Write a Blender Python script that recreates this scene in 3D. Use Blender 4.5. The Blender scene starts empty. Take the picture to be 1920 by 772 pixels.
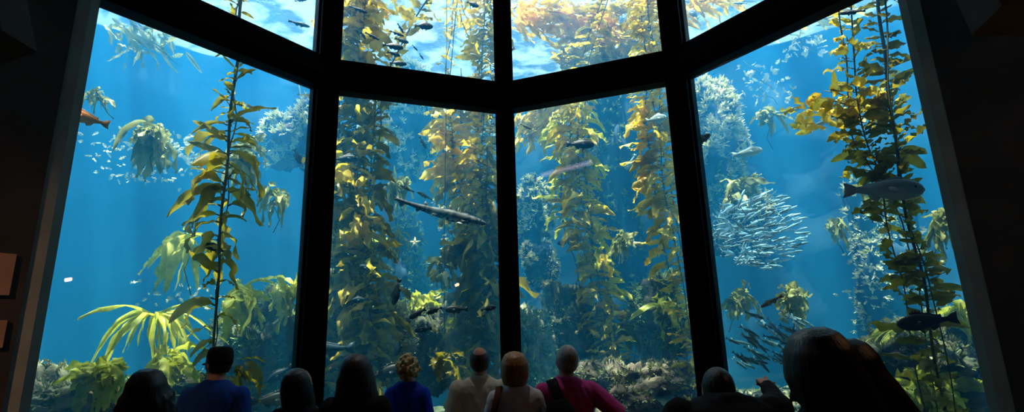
import bpy, bmesh, math, random
import numpy as np
from mathutils import Vector, Matrix, noise

random.seed(7)
SC = bpy.context.scene
COL = SC.collection
PI = math.pi


def srgb(r, g, b):
    def c(v):
        v /= 255.0
        return v / 12.92 if v <= 0.04045 else ((v + 0.055) / 1.055) ** 2.4
    return (c(r), c(g), c(b), 1.0)


# ------------------------------------------------------------------ camera
F_PX, PITCH, ROLL, EYE = 1000.0, math.radians(13.5), math.radians(1.63), 1.74
_F = Vector((0, math.cos(PITCH), math.sin(PITCH)))
_U0 = Vector((0, -math.sin(PITCH), math.cos(PITCH)))
_R0 = Vector((1, 0, 0))
_R = math.cos(ROLL) * _R0 - math.sin(ROLL) * _U0
_U = math.sin(ROLL) * _R0 + math.cos(ROLL) * _U0
cam_d = bpy.data.cameras.new('camera')
cam_d.sensor_width = 36.0
cam_d.lens = 36.0 * F_PX / 1920.0
cam_d.clip_start = 0.05
cam_d.clip_end = 200
cam = bpy.data.objects.new('camera', cam_d)
COL.objects.link(cam)
cam.matrix_world = Matrix(((_R.x, _U.x, -_F.x, 0), (_R.y, _U.y, -_F.y, 0), (_R.z, _U.z, -_F.z, EYE), (0, 0, 0, 1)))
SC.camera = cam


def at(px, py, dist):
    """the point of the place seen at a pixel of the photograph, a given distance over the ground from the lens"""
    d = _F * F_PX + _R * (px - 960) + _U * (386 - py)
    d = d / math.hypot(d.x, d.y)
    return Vector((0, 0, EYE)) + d * dist


def px_m(px, dist, py=400):
    """metres that a length of px pixels spans at that distance"""
    return px / F_PX * dist * 1.06


# ------------------------------------------------------------------ tags and links
def tag(o, label=None, cat=None, group=None, kind=None):
    if label: o['label'] = label
    if cat: o['category'] = cat
    if group: o['group'] = group
    if kind: o['kind'] = kind
    return o


def empty(name, loc=(0, 0, 0), label=None, cat=None, group=None):
    o = bpy.data.objects.new(name, None)
    o.location = loc
    o.empty_display_size = 0.1
    COL.objects.link(o)
    return tag(o, label, cat, group)


def rvec(r):
    while True:
        v = Vector((r.uniform(-1, 1), r.uniform(-1, 1), r.uniform(-1, 1)))
        if 0.05 < v.length < 1: return v.normalized()


class MB:
    """collects verts and faces of one mesh"""
    def __init__(self):
        self.v, self.f, self.m, self.uv = [], [], [], None

    def add(self, vs, fs, mat=0):
        n = len(self.v)
        self.v.extend([tuple(p) for p in vs])
        self.f.extend([tuple(i + n for i in q) for q in fs])
        self.m.extend([mat] * len(fs))

    def box(self, c, s, rz=0.0, mat=0, M=None):
        c = Vector(c)
        R = Matrix.Rotation(rz, 3, 'Z') if M is None else M
        vs = []
        for z in (-1, 1):
            for y in (-1, 1):
                for x in (-1, 1):
                    vs.append(c + R @ Vector((x * s[0] / 2, y * s[1] / 2, z * s[2] / 2)))
        self.add(vs, [(0, 2, 3, 1), (4, 5, 7, 6), (0, 1, 5, 4), (2, 6, 7, 3), (0, 4, 6, 2), (1, 3, 7, 5)], mat)

    def prism(self, plan, z0, z1, mat=0):
        n = len(plan)
        vs = [(p[0], p[1], z0) for p in plan] + [(p[0], p[1], z1) for p in plan]
        fs = [tuple(range(n - 1, -1, -1)), tuple(range(n, 2 * n))]
        for i in range(n):
            j = (i + 1) % n
            fs.append((i, j, n + j, n + i))
        self.add(vs, fs, mat)

    def tube(self, pts, radii, n=6, mat=0, cap=True):
        pts = [Vector(p) for p in pts]
        if not hasattr(radii, '__len__'): radii = [radii] * len(pts)
        up = Vector((0.13, 0.21, 0.97)).normalized()
        vs, fs = [], []
        prev = None
        for i, p in enumerate(pts):
            t = (pts[min(i + 1, len(pts) - 1)] - pts[max(i - 1, 0)])
            if t.length < 1e-9: t = Vector((0, 0, 1))
            t.normalize()
            a = prev if prev is not None else (up.cross(t) if abs(up.dot(t)) < 0.95 else Vector((1, 0, 0)).cross(t))
            a = (a - t * a.dot(t))
            if a.length < 1e-6: a = Vector((1, 0, 0)).cross(t)
            a.normalize(); prev = a
            b = t.cross(a)
            for k in range(n):
                an = 2 * PI * k / n
                vs.append(p + (a * math.cos(an) + b * math.sin(an)) * radii[i])
        for i in range(len(pts) - 1):
            for k in range(n):
                k2 = (k + 1) % n
                fs.append((i * n + k, i * n + k2, (i + 1) * n + k2, (i + 1) * n + k))
        if cap:
            fs.append(tuple(range(n - 1, -1, -1)))
            fs.append(tuple(range((len(pts) - 1) * n, len(pts) * n)))
        self.add(vs, fs, mat)

    def ellipsoid(self, c, r, M=None, nu=10, nv=7, mat=0):
        c = Vector(c)
        if not hasattr(r, '__len__'): r = (r, r, r)
        vs, fs = [], []
        vs.append(Vector((0, 0, r[2])))
        for j in range(1, nv):
            th = PI * j / nv
            for i in range(nu):
                ph = 2 * PI * i / nu
                vs.append(Vector((r[0] * math.sin(th) * math.cos(ph), r[1] * math.sin(th) * math.sin(ph), r[2] * math.cos(th))))
        vs.append(Vector((0, 0, -r[2])))
        for i in range(nu):
            fs.append((0, 1 + i, 1 + (i + 1) % nu))
        for j in range(nv - 2):
            for i in range(nu):
                a = 1 + j * nu + i; b = 1 + j * nu + (i + 1) % nu
                fs.append((a, a + nu, b + nu, b))
        last = len(vs) - 1
        for i in range(nu):
            fs.append((last, 1 + (nv - 2) * nu + (i + 1) % nu, 1 + (nv - 2) * nu + i))
        if M is not None: vs = [M @ v for v in vs]
        self.add([c + v for v in vs], fs, mat)

    def mesh(self, name, mats, smooth=True):
        me = bpy.data.meshes.new(name)
        me.from_pydata(self.v, [], self.f)
        if not isinstance(mats, (list, tuple)): mats = [mats]
        for m in mats: me.materials.append(m)
        if len(mats) > 1: me.polygons.foreach_set('material_index', self.m)
        me.polygons.foreach_set('use_smooth', [smooth] * len(self.f))
        me.update()
        return me

    def build(self, name, mats, parent=None, smooth=True, loc=None, org=None):
        """links the mesh; org: the world point that becomes its origin (its thing's base)"""
        if org is not None: self.v = [(p[0] - org[0], p[1] - org[1], p[2] - org[2]) for p in self.v]
        o = bpy.data.objects.new(name, self.mesh(name, mats, smooth))
        COL.objects.link(o)
        if parent is not None: o.parent = parent
        elif org is not None: o.location = org
        if loc is not None: o.location = loc
        return o


# ------------------------------------------------------------------ materials
def new_mat(name):
    m = bpy.data.materials.new(name)
    m.use_nodes = True
    nt = m.node_tree
    nt.nodes.clear()
    out = nt.nodes.new('ShaderNodeOutputMaterial')
    return m, nt, out


def N(nt, typ, **kw):
    n = nt.nodes.new(typ)
    for k, v in kw.items():
        if k in n.inputs: n.inputs[k].default_value = v
        else: setattr(n, k, v)
    return n


def ramp(nt, fac, stops):
    r = nt.nodes.new('ShaderNodeValToRGB')
    e = r.color_ramp.elements
    while len(e) > 1: e.remove(e[-1])
    e[0].position = stops[0][0]; e[0].color = stops[0][1]
    for p, c in stops[1:]:
        x = e.new(p); x.color = c
    nt.links.new(fac, r.inputs[0])
    return r.outputs[0]


def coords(nt, scale=1.0, obj=True):
    tc = nt.nodes.new('ShaderNodeTexCoord')
    mp = nt.nodes.new('ShaderNodeMapping')
    if not hasattr(scale, '__len__'): scale = (scale,) * 3
    mp.inputs['Scale'].default_value = scale
    nt.links.new(tc.outputs['Object'], mp.inputs[0])
    return mp.outputs[0]


def surface_mat(name, stops, scale=6.0, detail=6.0, rough=0.7, bump=0.0, bscale=30.0, metal=0.0, spec=0.4, hue_noise=None):
    """principled with a noise-driven colour ramp and optional bump"""
    m, nt, out = new_mat(name)
    b = N(nt, 'ShaderNodeBsdfPrincipled', Roughness=rough, Metallic=metal)
    b.inputs['Specular IOR Level'].default_value = spec
    v = coords(nt, 1.0)
    nz = N(nt, 'ShaderNodeTexNoise', Scale=scale, Detail=detail, Roughness=0.6)
    nt.links.new(v, nz.inputs['Vector'])
    if len(stops) == 1:
        stops = [(0.3, tuple(x * 0.85 for x in stops[0][1][:3]) + (1,)), (0.7, stops[0][1])]
    nt.links.new(ramp(nt, nz.outputs[0], stops), b.inputs['Base Color'])
    if bump:
        n2 = N(nt, 'ShaderNodeTexNoise', Scale=bscale, Detail=5.0)
        nt.links.new(v, n2.inputs['Vector'])
        bp = N(nt, 'ShaderNodeBump', Strength=bump, Distance=0.02)
        nt.links.new(n2.outputs[0], bp.inputs['Height'])
        nt.links.new(bp.outputs[0], b.inputs['Normal'])
    nt.links.new(b.outputs[0], out.inputs[0])
    return m


def leaf_mat(name, stops, scale=2.0, transl=0.5, rough=0.45, streak=True):
    """thin seaweed: diffuse and translucent mixed, colour by slow noise"""
    m, nt, out = new_mat(name)
    v = coords(nt, 1.0)
    nz = N(nt, 'ShaderNodeTexNoise', Scale=scale, Detail=4.0, Roughness=0.65)
    nt.links.new(v, nz.inputs['Vector'])
    c = ramp(nt, nz.outputs[0], stops)
    d = N(nt, 'ShaderNodeBsdfDiffuse')
    t = N(nt, 'ShaderNodeBsdfTranslucent')
    g = N(nt, 'ShaderNodeBsdfGlossy', Roughness=rough)
    nt.links.new(c, d.inputs[0]); nt.links.new(c, t.inputs[0])
    mx = N(nt, 'ShaderNodeMixShader'); mx.inputs[0].default_value = transl
    nt.links.new(d.outputs[0], mx.inputs[1]); nt.links.new(t.outputs[0], mx.inputs[2])
    m2 = N(nt, 'ShaderNodeMixShader'); m2.inputs[0].default_value = 0.03
    nt.links.new(mx.outputs[0], m2.inputs[1]); nt.links.new(g.outputs[0], m2.inputs[2])
    nt.links.new(m2.outputs[0], out.inputs[0])
    return m


M = {}
M['frame'] = surface_mat('frame_black_steel', [(0.35, srgb(9, 11, 12)), (0.7, srgb(15, 18, 19))], scale=3, rough=0.5, spec=0.03)
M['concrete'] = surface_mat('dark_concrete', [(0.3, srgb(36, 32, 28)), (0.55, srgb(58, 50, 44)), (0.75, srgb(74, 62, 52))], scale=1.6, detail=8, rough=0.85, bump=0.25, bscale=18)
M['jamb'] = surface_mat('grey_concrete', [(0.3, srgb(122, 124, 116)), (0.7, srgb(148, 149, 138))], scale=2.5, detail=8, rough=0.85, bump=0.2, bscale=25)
M['floor'] = surface_mat('dark_carpet', [(0.3, srgb(30, 30, 36)), (0.7, srgb(46, 46, 54))], scale=40, rough=0.95, bump=0.3, bscale=200)
M['ceiling'] = surface_mat('ceiling_black', [(0.3, srgb(22, 22, 24)), (0.7, srgb(32, 32, 34))], scale=3, rough=0.9)
M['plaque'] = surface_mat('plaque_paper', [(0.3, srgb(150, 108, 80)), (0.7, srgb(172, 126, 96))], scale=4, rough=0.6)

# acrylic pane: clear, with a weak mirror
m, nt, out = new_mat('acrylic_pane')
tr = N(nt, 'ShaderNodeBsdfTransparent'); tr.inputs[0].default_value = (0.97, 0.985, 0.985, 1)
gl = N(nt, 'ShaderNodeBsdfGlossy', Roughness=0.0)
fr = N(nt, 'ShaderNodeFresnel', IOR=1.30)
mx = N(nt, 'ShaderNodeMixShader')
nt.links.new(fr.outputs[0], mx.inputs[0]); nt.links.new(tr.outputs[0], mx.inputs[1]); nt.links.new(gl.outputs[0], mx.inputs[2])
nt.links.new(mx.outputs[0], out.inputs[0])
M['acrylic'] = m

# sea water: clear body that scatters blue and drinks red
m, nt, out = new_mat('sea_water')
va = N(nt, 'ShaderNodeVolumeAbsorption', Density=0.10); va.inputs['Color'].default_value = (0.15, 0.70, 0.88, 1)
vs_ = N(nt, 'ShaderNodeVolumeScatter', Density=0.074, Anisotropy=0.1); vs_.inputs['Color'].default_value = (0.03, 0.46, 1.0, 1)
ad = N(nt, 'ShaderNodeAddShader')
nt.links.new(va.outputs[0], ad.inputs[0]); nt.links.new(vs_.outputs[0], ad.inputs[1])
nt.links.new(ad.outputs[0], out.inputs['Volume'])
M['water'] = m

# the rippled underside of the water surface: mirrors at a grazing look, lets the sun through from above
m, nt, out = new_mat('water_surface')
v = coords(nt, (1.0, 1.0, 1.0))
w1 = N(nt, 'ShaderNodeTexNoise', Scale=1.5, Detail=5.0, Distortion=0.5)
w2 = N(nt, 'ShaderNodeTexNoise', Scale=7.0, Detail=4.0, Distortion=0.3)
nt.links.new(v, w1.inputs['Vector']); nt.links.new(v, w2.inputs['Vector'])
ad = N(nt, 'ShaderNodeMath', operation='MULTIPLY_ADD'); ad.inputs[1].default_value = 0.5
nt.links.new(w2.outputs[0], ad.inputs[0]); nt.links.new(w1.outputs[0], ad.inputs[2])
bp = N(nt, 'ShaderNodeBump', Strength=0.7, Distance=0.16)
nt.links.new(ad.outputs[0], bp.inputs['Height'])
tr = N(nt, 'ShaderNodeBsdfTransparent')
gl = N(nt, 'ShaderNodeBsdfGlossy', Roughness=0.05); gl.inputs[0].default_value = (0.95, 0.97, 1, 1)
nt.links.new(bp.outputs[0], gl.inputs['Normal'])
fr = N(nt, 'ShaderNodeFresnel', IOR=1.33); nt.links.new(bp.outputs[0], fr.inputs['Normal'])
mx = N(nt, 'ShaderNodeMixShader'); nt.links.new(fr.outputs[0], mx.inputs[0])
nt.links.new(tr.outputs[0], mx.inputs[1]); nt.links.new(gl.outputs[0], mx.inputs[2])
tl = N(nt, 'ShaderNodeBsdfTranslucent'); tl.inputs[0].default_value = (0.075, 0.10, 0.135, 1)
mr = N(nt, 'ShaderNodeMapRange'); mr.inputs[1].default_value = 0.42; mr.inputs[2].default_value = 0.56; mr.inputs[3].default_value = 0.16; mr.inputs[4].default_value = 0.90  # translucent patches added to break the sun into shafts and lend glow
nt.links.new(w1.outputs[0], mr.inputs[0])
m2 = N(nt, 'ShaderNodeMixShader'); nt.links.new(mr.outputs[0], m2.inputs[0])
nt.links.new(mx.outputs[0], m2.inputs[1]); nt.links.new(tl.outputs[0], m2.inputs[2])
nt.links.new(m2.outputs[0], out.inputs[0])
M['surface'] = m

# ------------------------------------------------------------------ the bay of windows (a fifth of a decagon)
PV = [Vector((-3.99, 4.54)), Vector((-2.48, 6.62)), Vector((-0.07, 7.50)), Vector((2.31, 6.63)), Vector((3.82, 4.55))]
BAY_C = Vector((-0.07, 3.34))
TR0, TR1 = EYE + 3.25, EYE + 3.70         # transom underside and top
SILL, HEAD, WATER_Z, BED_Z = 0.35, 9.2, 8.6, 0.1


def radial(i):
    return (PV[i] - BAY_C).normalized()


def offset_line(d):
    """the bay line moved outward (into the tank) by d"""
    res = []
    for i, p in enumerate(PV):
        r = radial(i)
        res.append(p + r * d / math.cos(PI / 10))
    return res


# panes
inner, outer = offset_line(-0.03), offset_line(0.06)
k = 1
for lo, hi in ((SILL, TR0 + 0.1), (TR1 - 0.1, HEAD)):
    for i in range(4):
        mb = MB()
        mb.prism([inner[i], inner[i + 1], outer[i + 1], outer[i]], lo, hi)
        w = mb.build('window_%d' % k, M['acrylic'], smooth=False)
        tag(w, kind='structure'); k += 1

# mullions: flange behind, box, narrow nose with a bead
def bar(mb, c2, r2, w, dpt, off, z0, z1):
    t2 = Vector((-r2.y, r2.x))
    c = c2 + r2 * off
    q = [c + t2 * w / 2 + r2 * dpt / 2, c + t2 * w / 2 - r2 * dpt / 2, c - t2 * w / 2 - r2 * dpt / 2, c - t2 * w / 2 + r2 * dpt / 2]
    mb.prism(q, z0, z1)

n_trim = 1
for i in (1, 2, 3):
    r = radial(i)
    mb = MB()
    bar(mb, PV[i], r, 0.28 if i == 2 else 0.34, 0.18, 0.01, 0.0, HEAD)
    bar(mb, PV[i], r, 0.25 if i == 2 else 0.28, 0.10, -0.12, 0.0, HEAD)
    bar(mb, PV[i], r, 0.17, 0.06, -0.19, 0.0, HEAD)
    o = mb.build('trim_%d' % n_trim, M['frame'], smooth=False); tag(o, kind='structure'); n_trim += 1
# transoms, sill and head rails between the vertices
def rail(i, z0, z1, name, steps):
    mb = MB()
    for d0, d1, a, b in steps:
        A, B = offset_line(d0), offset_line(d1)
        mb.prism([A[i], A[i + 1], B[i + 1], B[i]], a, b)
    o = mb.build(name, M['frame'], smooth=False); tag(o, kind='structure')
    return o
for i in range(4):
    rail(i, TR0, TR1, 'trim_%d' % n_trim, [(-0.10, 0.09, TR0, TR1), (-0.17, -0.10, TR0 + 0.05, TR1 - 0.13), (-0.205, -0.17, TR0 + 0.12, TR0 + 0.19)]); n_trim += 1
for i in range(4):
    rail(i, 0, SILL, 'trim_%d' % n_trim, [(-0.25, 0.12, 0.0, SILL + 0.05)]); n_trim += 1

# ------------------------------------------------------------------ room shell
FLOOR = MB(); FLOOR.box((0, 0.5, -0.1), (18, 15, 0.2))
tag(FLOOR.build('floor', M['floor'], smooth=False), kind='structure')
mb = MB(); mb.box((0, 0.2, HEAD + 0.15), (18, 15.4, 0.3))
# the ceiling stops where the bay begins to bulge into the tank
ce = MB(); ce.prism([(-9, -7), (9, -7), (9, 4.5), (3.9, 4.5), PV[3] + radial(3) * 0.1, PV[2] + radial(2) * 0.1, PV[1] + radial(1) * 0.1, (-4.05, 4.5), (-9, 4.5)], HEAD - 0.02, HEAD + 0.15)
tag(ce.build('ceiling', M['ceiling'], smooth=False), kind='structure')
bw = MB(); bw.box((0, -7.1, 4.5), (18.4, 0.2, 10)); tag(bw.build('wall_back', M['concrete'], smooth=False), kind='structure')

# side piers: a light jamb next to the pane and the dark leaning wall in front of it
def pier(s, name, vtx, other):
    d = (other - vtx).normalized()                    # along the pane into the bay
    nrm = radial(0 if s < 0 else 4)
    out2 = Vector((nrm.x, nrm.y))
    jam = MB()
    a = vtx
    b = vtx + out2 * 0.55
    c = b - d * 0.6
    e = vtx - d * 0.26 - out2 * 0.22
    return a, b, c, e
for s, idx, nb, nm in ((-1, 0, 1, 'left'), (1, 4, 3, 'right')):
    v = PV[idx]; d = (PV[nb] - v).normalized(); n = Vector((s * -d.y * s, s * d.x * s))
    n = Vector((-d.y, d.x)) if s < 0 else Vector((d.y, -d.x))
    if n.dot(v - BAY_C) < 0: n = -n
    # jamb: chamfer facing the room
    j = MB()
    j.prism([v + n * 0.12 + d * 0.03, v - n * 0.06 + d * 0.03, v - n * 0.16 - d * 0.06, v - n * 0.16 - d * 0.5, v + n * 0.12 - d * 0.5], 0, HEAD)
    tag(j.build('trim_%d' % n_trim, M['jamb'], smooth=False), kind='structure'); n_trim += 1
    w = MB()
    p0 = v - n * 0.18 - d * 0.16
    p1 = Vector((s * 5.2, 2.2)) if s < 0 else Vector((s * 5.0, 2.4))
    if s < 0: LW0, LW1 = p0, p1
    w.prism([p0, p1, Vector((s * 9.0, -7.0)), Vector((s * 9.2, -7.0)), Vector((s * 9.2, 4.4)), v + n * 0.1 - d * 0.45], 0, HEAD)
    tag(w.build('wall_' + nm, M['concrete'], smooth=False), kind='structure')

# ------------------------------------------------------------------ tank shell and water
M['tankwall'] = surface_mat('blue_painted_tank_wall', [(0.3, srgb(24, 52, 80)), (0.6, srgb(34, 66, 94)), (0.8, srgb(52, 84, 104))], scale=0.8, detail=8, rough=0.9, bump=0.4, bscale=6)
M['bed'] = surface_mat('gravel_bed', [(0.30, srgb(48, 54, 44)), (0.45, srgb(84, 88, 66)), (0.60, srgb(124, 122, 96)), (0.72, srgb(146, 128, 114)), (0.85, srgb(92, 92, 66))], scale=4.0, detail=9, rough=0.9, bump=0.9, bscale=14)
TANK_R_ = 14.2
arc = [Vector((math.sin(a), math.cos(a))) * TANK_R_ + Vector((0, 0)) for a in [math.radians(x) for x in range(-78, 79, 6)]]
front = offset_line(0.08)
plan = [(arc[0].x, 3.2), (front[0].x - 1.2, 3.2), (front[0].x - 0.3, front[0].y - 0.3)] + [(p.x, p.y) for p in front] + [(front[4].x + 0.3, front[4].y - 0.3), (front[4].x + 1.2, 3.2), (arc[-1].x, 3.2)] + [(p.x, p.y) for p in reversed(arc)]
wt = MB(); wt.prism(plan, BED_Z - 0.3, WATER_Z)
wo = wt.build('water', M['water'], smooth=False); tag(wo, kind='structure')
sf = MB()
nx, ny = 90, 40
vs, fs = [], []
for b_ in range(ny + 1):
    for a_ in range(nx + 1):
        x = -14 + 28 * a_ / nx; y = 3.2 + 11.2 * b_ / ny
        vs.append((x, y, WATER_Z + 0.01 + 0.05 * noise.noise((x * 0.8, y * 0.8, 0)) + 0.02 * noise.noise((x * 2.5, y * 2.5, 3))))
for b_ in range(ny):
    for a_ in range(nx):
        q = b_ * (nx + 1) + a_
        fs.append((q, q + 1, q + nx + 2, q + nx + 1))
sf.add(vs, fs)
so = sf.build('water_surface', M['surface']); tag(so, kind='structure')

def rough_wall(name, fn, nu, nv, mat, amp=0.5, fr=0.5):
    mb = MB(); vs, fs = [], []
    for b_ in range(nv + 1):
        for a_ in range(nu + 1):
            p, nrm = fn(a_ / nu, b_ / nv)
            h = amp * noise.fractal(Vector(p) * fr, 1.0, 2.0, 5)
            vs.append(Vector(p) + Vector(nrm) * h)
    for b_ in range(nv):
        for a_ in range(nu):
            q = b_ * (nu + 1) + a_
            fs.append((q, q + 1, q + nu + 2, q + nu + 1))
    mb.add(vs, fs)
    return tag(mb.build(name, mat), kind='structure')
def arc_wall(u, w):
    a = math.radians(-80 + 160 * u)
    d = Vector((math.sin(a), math.cos(a), 0))
    p = d * (TANK_R_ - 0.35); p.z = -0.2 + (WATER_Z + 0.5) * w
    return p, -d
rough_wall('wall_tank', arc_wall, 160, 60, M['tankwall'], 0.25, 0.5)
rough_wall('floor_tank', lambda u, w: ((-14 + 28 * u, 3.2 + 11 * w, BED_Z), (0, 0, 1)), 140, 60, M['bed'], 0.35, 0.7)

# ------------------------------------------------------------------ light
wd = bpy.data.worlds.new('sky'); SC.world = wd; wd.use_nodes = True
bg = wd.node_tree.nodes['Background']
bg.inputs[0].default_value = (0.55, 0.75, 1.0, 1); bg.inputs[1].default_value = 0.6

def lamp(name, typ, loc, energy, color=(1, 1, 1), **kw):
    d = bpy.data.lights.new(name, typ); d.energy = energy; d.color = color
    for k_, v_ in kw.items(): setattr(d, k_, v_)
    o = bpy.data.objects.new(name, d); o.location = loc; COL.objects.link(o)
    return o
sun = lamp('sun', 'SUN', (0, 8, 14), 31.0, (1.0, 0.95, 0.86), angle=0.01)
sun.rotation_euler = (math.radians(3), math.radians(-7), 0)
sky = lamp('skylight', 'AREA', (0, 9.0, 10.2), 4200.0, (0.80, 0.92, 1.0), shape='RECTANGLE', size=18.0, size_y=8.0)

SC.view_settings.view_transform = 'Standard'
SC.view_settings.look = 'None'
SC.view_settings.exposure = 0.0
SC.view_settings.gamma = 1.0
SC.view_settings.use_curve_mapping = False
SC.cycles.use_denoising = True
SC.cycles.transparent_max_bounces = 24
SC.cycles.max_bounces = 6
SC.cycles.volume_bounces = 2
SC.cycles.sample_clamp_indirect = 4.0

down = lamp('visitor_fill', 'SPOT', (0.0, 4.7, 8.9), 950.0, (1.0, 0.97, 0.98), spot_size=math.radians(44), spot_blend=.6, shadow_soft_size=.03)  # added fill light over the visitors, no such fixture known in the room
spot = lamp('wall_light', 'SPOT', (-4.3, -1.2, 5.0), 700.0, (1.0, 0.55, 0.28), spot_size=math.radians(60), spot_blend=1.0, shadow_soft_size=.03)
spot.rotation_euler = (Vector((-4.9, 3.2, 1.0)) - Vector((-4.3, -1.2, 5.0))).to_track_quat('-Z', 'Y').to_euler()

# a bare warm lamp at the back of the room, seen again as a spark in the first pane
def mirror_in_pane(i, px, py, far):
    n = Vector((-(PV[i + 1] - PV[i]).normalized().y, (PV[i + 1] - PV[i]).normalized().x, 0))
    a = inner[i]
    d = _F * F_PX + _R * (px - 960) + _U * (386 - py)
    d.normalize()
    o = Vector((0, 0, EYE))
    t = ((Vector((a.x, a.y, 0)) - o).dot(n)) / d.dot(n)
    h = o + d * t
    return h + (d - 2 * d.dot(n) * n) * far
lp = mirror_in_pane(0, 131, 523, 7.2)
m, nt, out = new_mat('lamp_glow')
em = N(nt, 'ShaderNodeEmission', Strength=120.0); em.inputs[0].default_value = (1.0, 0.52, 0.26, 1)
nt.links.new(em.outputs[0], out.inputs[0]); M['glow'] = m
M['lampshell'] = surface_mat('lamp_black', [(0.3, srgb(20, 20, 20)), (0.7, srgb(34, 34, 34))], rough=.4)

# paper notices on the pier wall
def on_left_wall(px, py):
    """where the sight line through a pixel meets the face of the left wall"""
    a, b = LW0, LW1
    d = _F * F_PX + _R * (px - 960) + _U * (386 - py)
    e = b - a
    t = (a.x * e.y - a.y * e.x) / (d.x * e.y - d.y * e.x)
    return Vector((0, 0, EYE)) + d * t

def notice(label, px0, px1, py0, py1):
    q = [on_left_wall(x, y) for x, y in ((px0, py0), (px1, py0), (px1, py1), (px0, py1))]
    e = (LW1 - LW0).normalized(); nn = Vector((-e.y, e.x, 0))
    if nn.dot(Vector((0, 0, 0)) - q[0]) < 0: nn = -nn
    zt, zb = (q[0].z + q[1].z) / 2, (q[2].z + q[3].z) / 2
    A, B_ = Vector((q[0].x, q[0].y, 0)), Vector((q[1].x, q[1].y, 0))
    c = (A + B_) / 2 + nn * .015; c.z = (zt + zb) / 2
    mb = MB(); mb.box((0, 0, 0), ((A - B_).length, .02, zt - zb), math.atan2(e.y, e.x))
    o = mb.build('notice_panel', M['plaque'], smooth=False, loc=c)
    tag(o, label, 'notice panel')
notice('larger upper beige notice panel on the dark wall beside the pier', -40, 30, 474, 553)
notice('smaller lower beige notice panel on the dark wall beside the pier', -40, 12, 600, 652)
t_ = empty('track_lamp', lp, 'small bare warm lamp whose reflection sparkles in the first pane', 'lamp')
mb = MB(); mb.ellipsoid((0, 0, 0), .04); mb.build('bulb', M['glow'], t_)
mb = MB(); mb.tube([(0, 0, .03), (0, 0, .09), (0, 0, .10)], [.022, .03, .012], n=10); mb.tube([(0, 0, .10), (0, 0, HEAD - lp.z)], .008); mb.build('stem', M['lampshell'], t_)

# lighter ends of the slanting ceiling beams over both piers
for q0, q1, wd_ in (((-30, -80, 4.6), (2, 90, 4.4), .24), ((1850, -60, 4.6), (1900, 40, 4.5), .34)):
    a, b = at(*q0), at(*q1)
    mb = MB(); dd = (b - a).normalized(); rr = Vector((1, 0, 0)) - dd * dd.x; rr.normalize(); uu = dd.cross(rr)
    Mx = Matrix((rr, dd, uu)).transposed()
    mb.box((a + b) / 2, (wd_, (b - a).length, .25), M=Mx)
    tag(mb.build('trim_%d' % n_trim, M['concrete'], smooth=False), kind='structure'); n_trim += 1

# a cool strip light far back in the room; the third pane mirrors it faintly
sp = mirror_in_pane(2, 1060, 315, 9.0)
m, nt, out = new_mat('strip_glow')
em = N(nt, 'ShaderNodeEmission', Strength=7.0); em.inputs[0].default_value = (1.0, 0.78, 0.95, 1)
nt.links.new(em.outputs[0], out.inputs[0]); M['strip'] = m
sl_ = empty('strip_light', sp, 'pinkish strip light behind the visitors, mirrored faintly in the third pane', 'lamp')
mb = MB(); mb.box((0, 0, 0), (1.9, .05, .10)); mb.build('diffuser', M['strip'], sl_, smooth=False)
mb = MB(); mb.box((0, -.06, .02), (2.0, .06, .18)); mb.tube([(-.8, -.06, .1), (-.8, -.06, HEAD - sp.z)], .012); mb.tube([(.8, -.06, .1), (.8, -.06, HEAD - sp.z)], .012)
mb.build('housing', M['lampshell'], sl_, smooth=False)

# ------------------------------------------------------------------ visitors
M['skin'] = surface_mat('skin', [(0.3, srgb(176, 120, 96)), (0.7, srgb(198, 142, 116))], scale=8, rough=.55)
def cloth(name, c, bump=.12):
    a = tuple(x * .8 for x in c[:3]) + (1,)
    return surface_mat(name, [(0.3, a), (0.7, c)], scale=5, rough=.9, bump=bump, bscale=26, spec=.15)
def hairmat(name, a, b):
    """strands: noise stretched along the fall of the hair"""
    m, nt, out = new_mat(name)
    p = N(nt, 'ShaderNodeBsdfPrincipled', Roughness=.42)
    p.inputs['Specular IOR Level'].default_value = .45
    v = coords(nt, (110, 110, 7))
    nz = N(nt, 'ShaderNodeTexNoise', Scale=1.0, Detail=3.0)
    nt.links.new(v, nz.inputs['Vector'])
    nt.links.new(ramp(nt, nz.outputs[0], [(0.35, a), (0.65, b)]), p.inputs['Base Color'])
    bp = N(nt, 'ShaderNodeBump', Strength=.35, Distance=.008)
    nt.links.new(nz.outputs[0], bp.inputs['Height']); nt.links.new(bp.outputs[0], p.inputs['Normal'])
    nt.links.new(p.outputs[0], out.inputs[0])
    return m


def remesh(mb, name, mat, parent, voxel, smooth=4):
    """joins overlapping shapes into one continuous skin"""
    tmp = bpy.data.objects.new('tmp', mb.mesh('tmp', mat)); COL.objects.link(tmp)
    md = tmp.modifiers.new('r', 'REMESH'); md.mode = 'VOXEL'; md.voxel_size = voxel; md.use_smooth_shade = True
    if smooth:
        sm = tmp.modifiers.new('s', 'SMOOTH'); sm.factor = .5; sm.iterations = smooth
    dg = bpy.context.evaluated_depsgraph_get()
    me = bpy.data.meshes.new_from_object(tmp.evaluated_get(dg))
    bpy.data.objects.remove(tmp)
    me.name = name
    me.materials.clear(); me.materials.append(mat)
    me.polygons.foreach_set('use_smooth', [True] * len(me.polygons))
    o = bpy.data.objects.new(name, me); COL.objects.link(o); o.parent = parent
    return o


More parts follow.
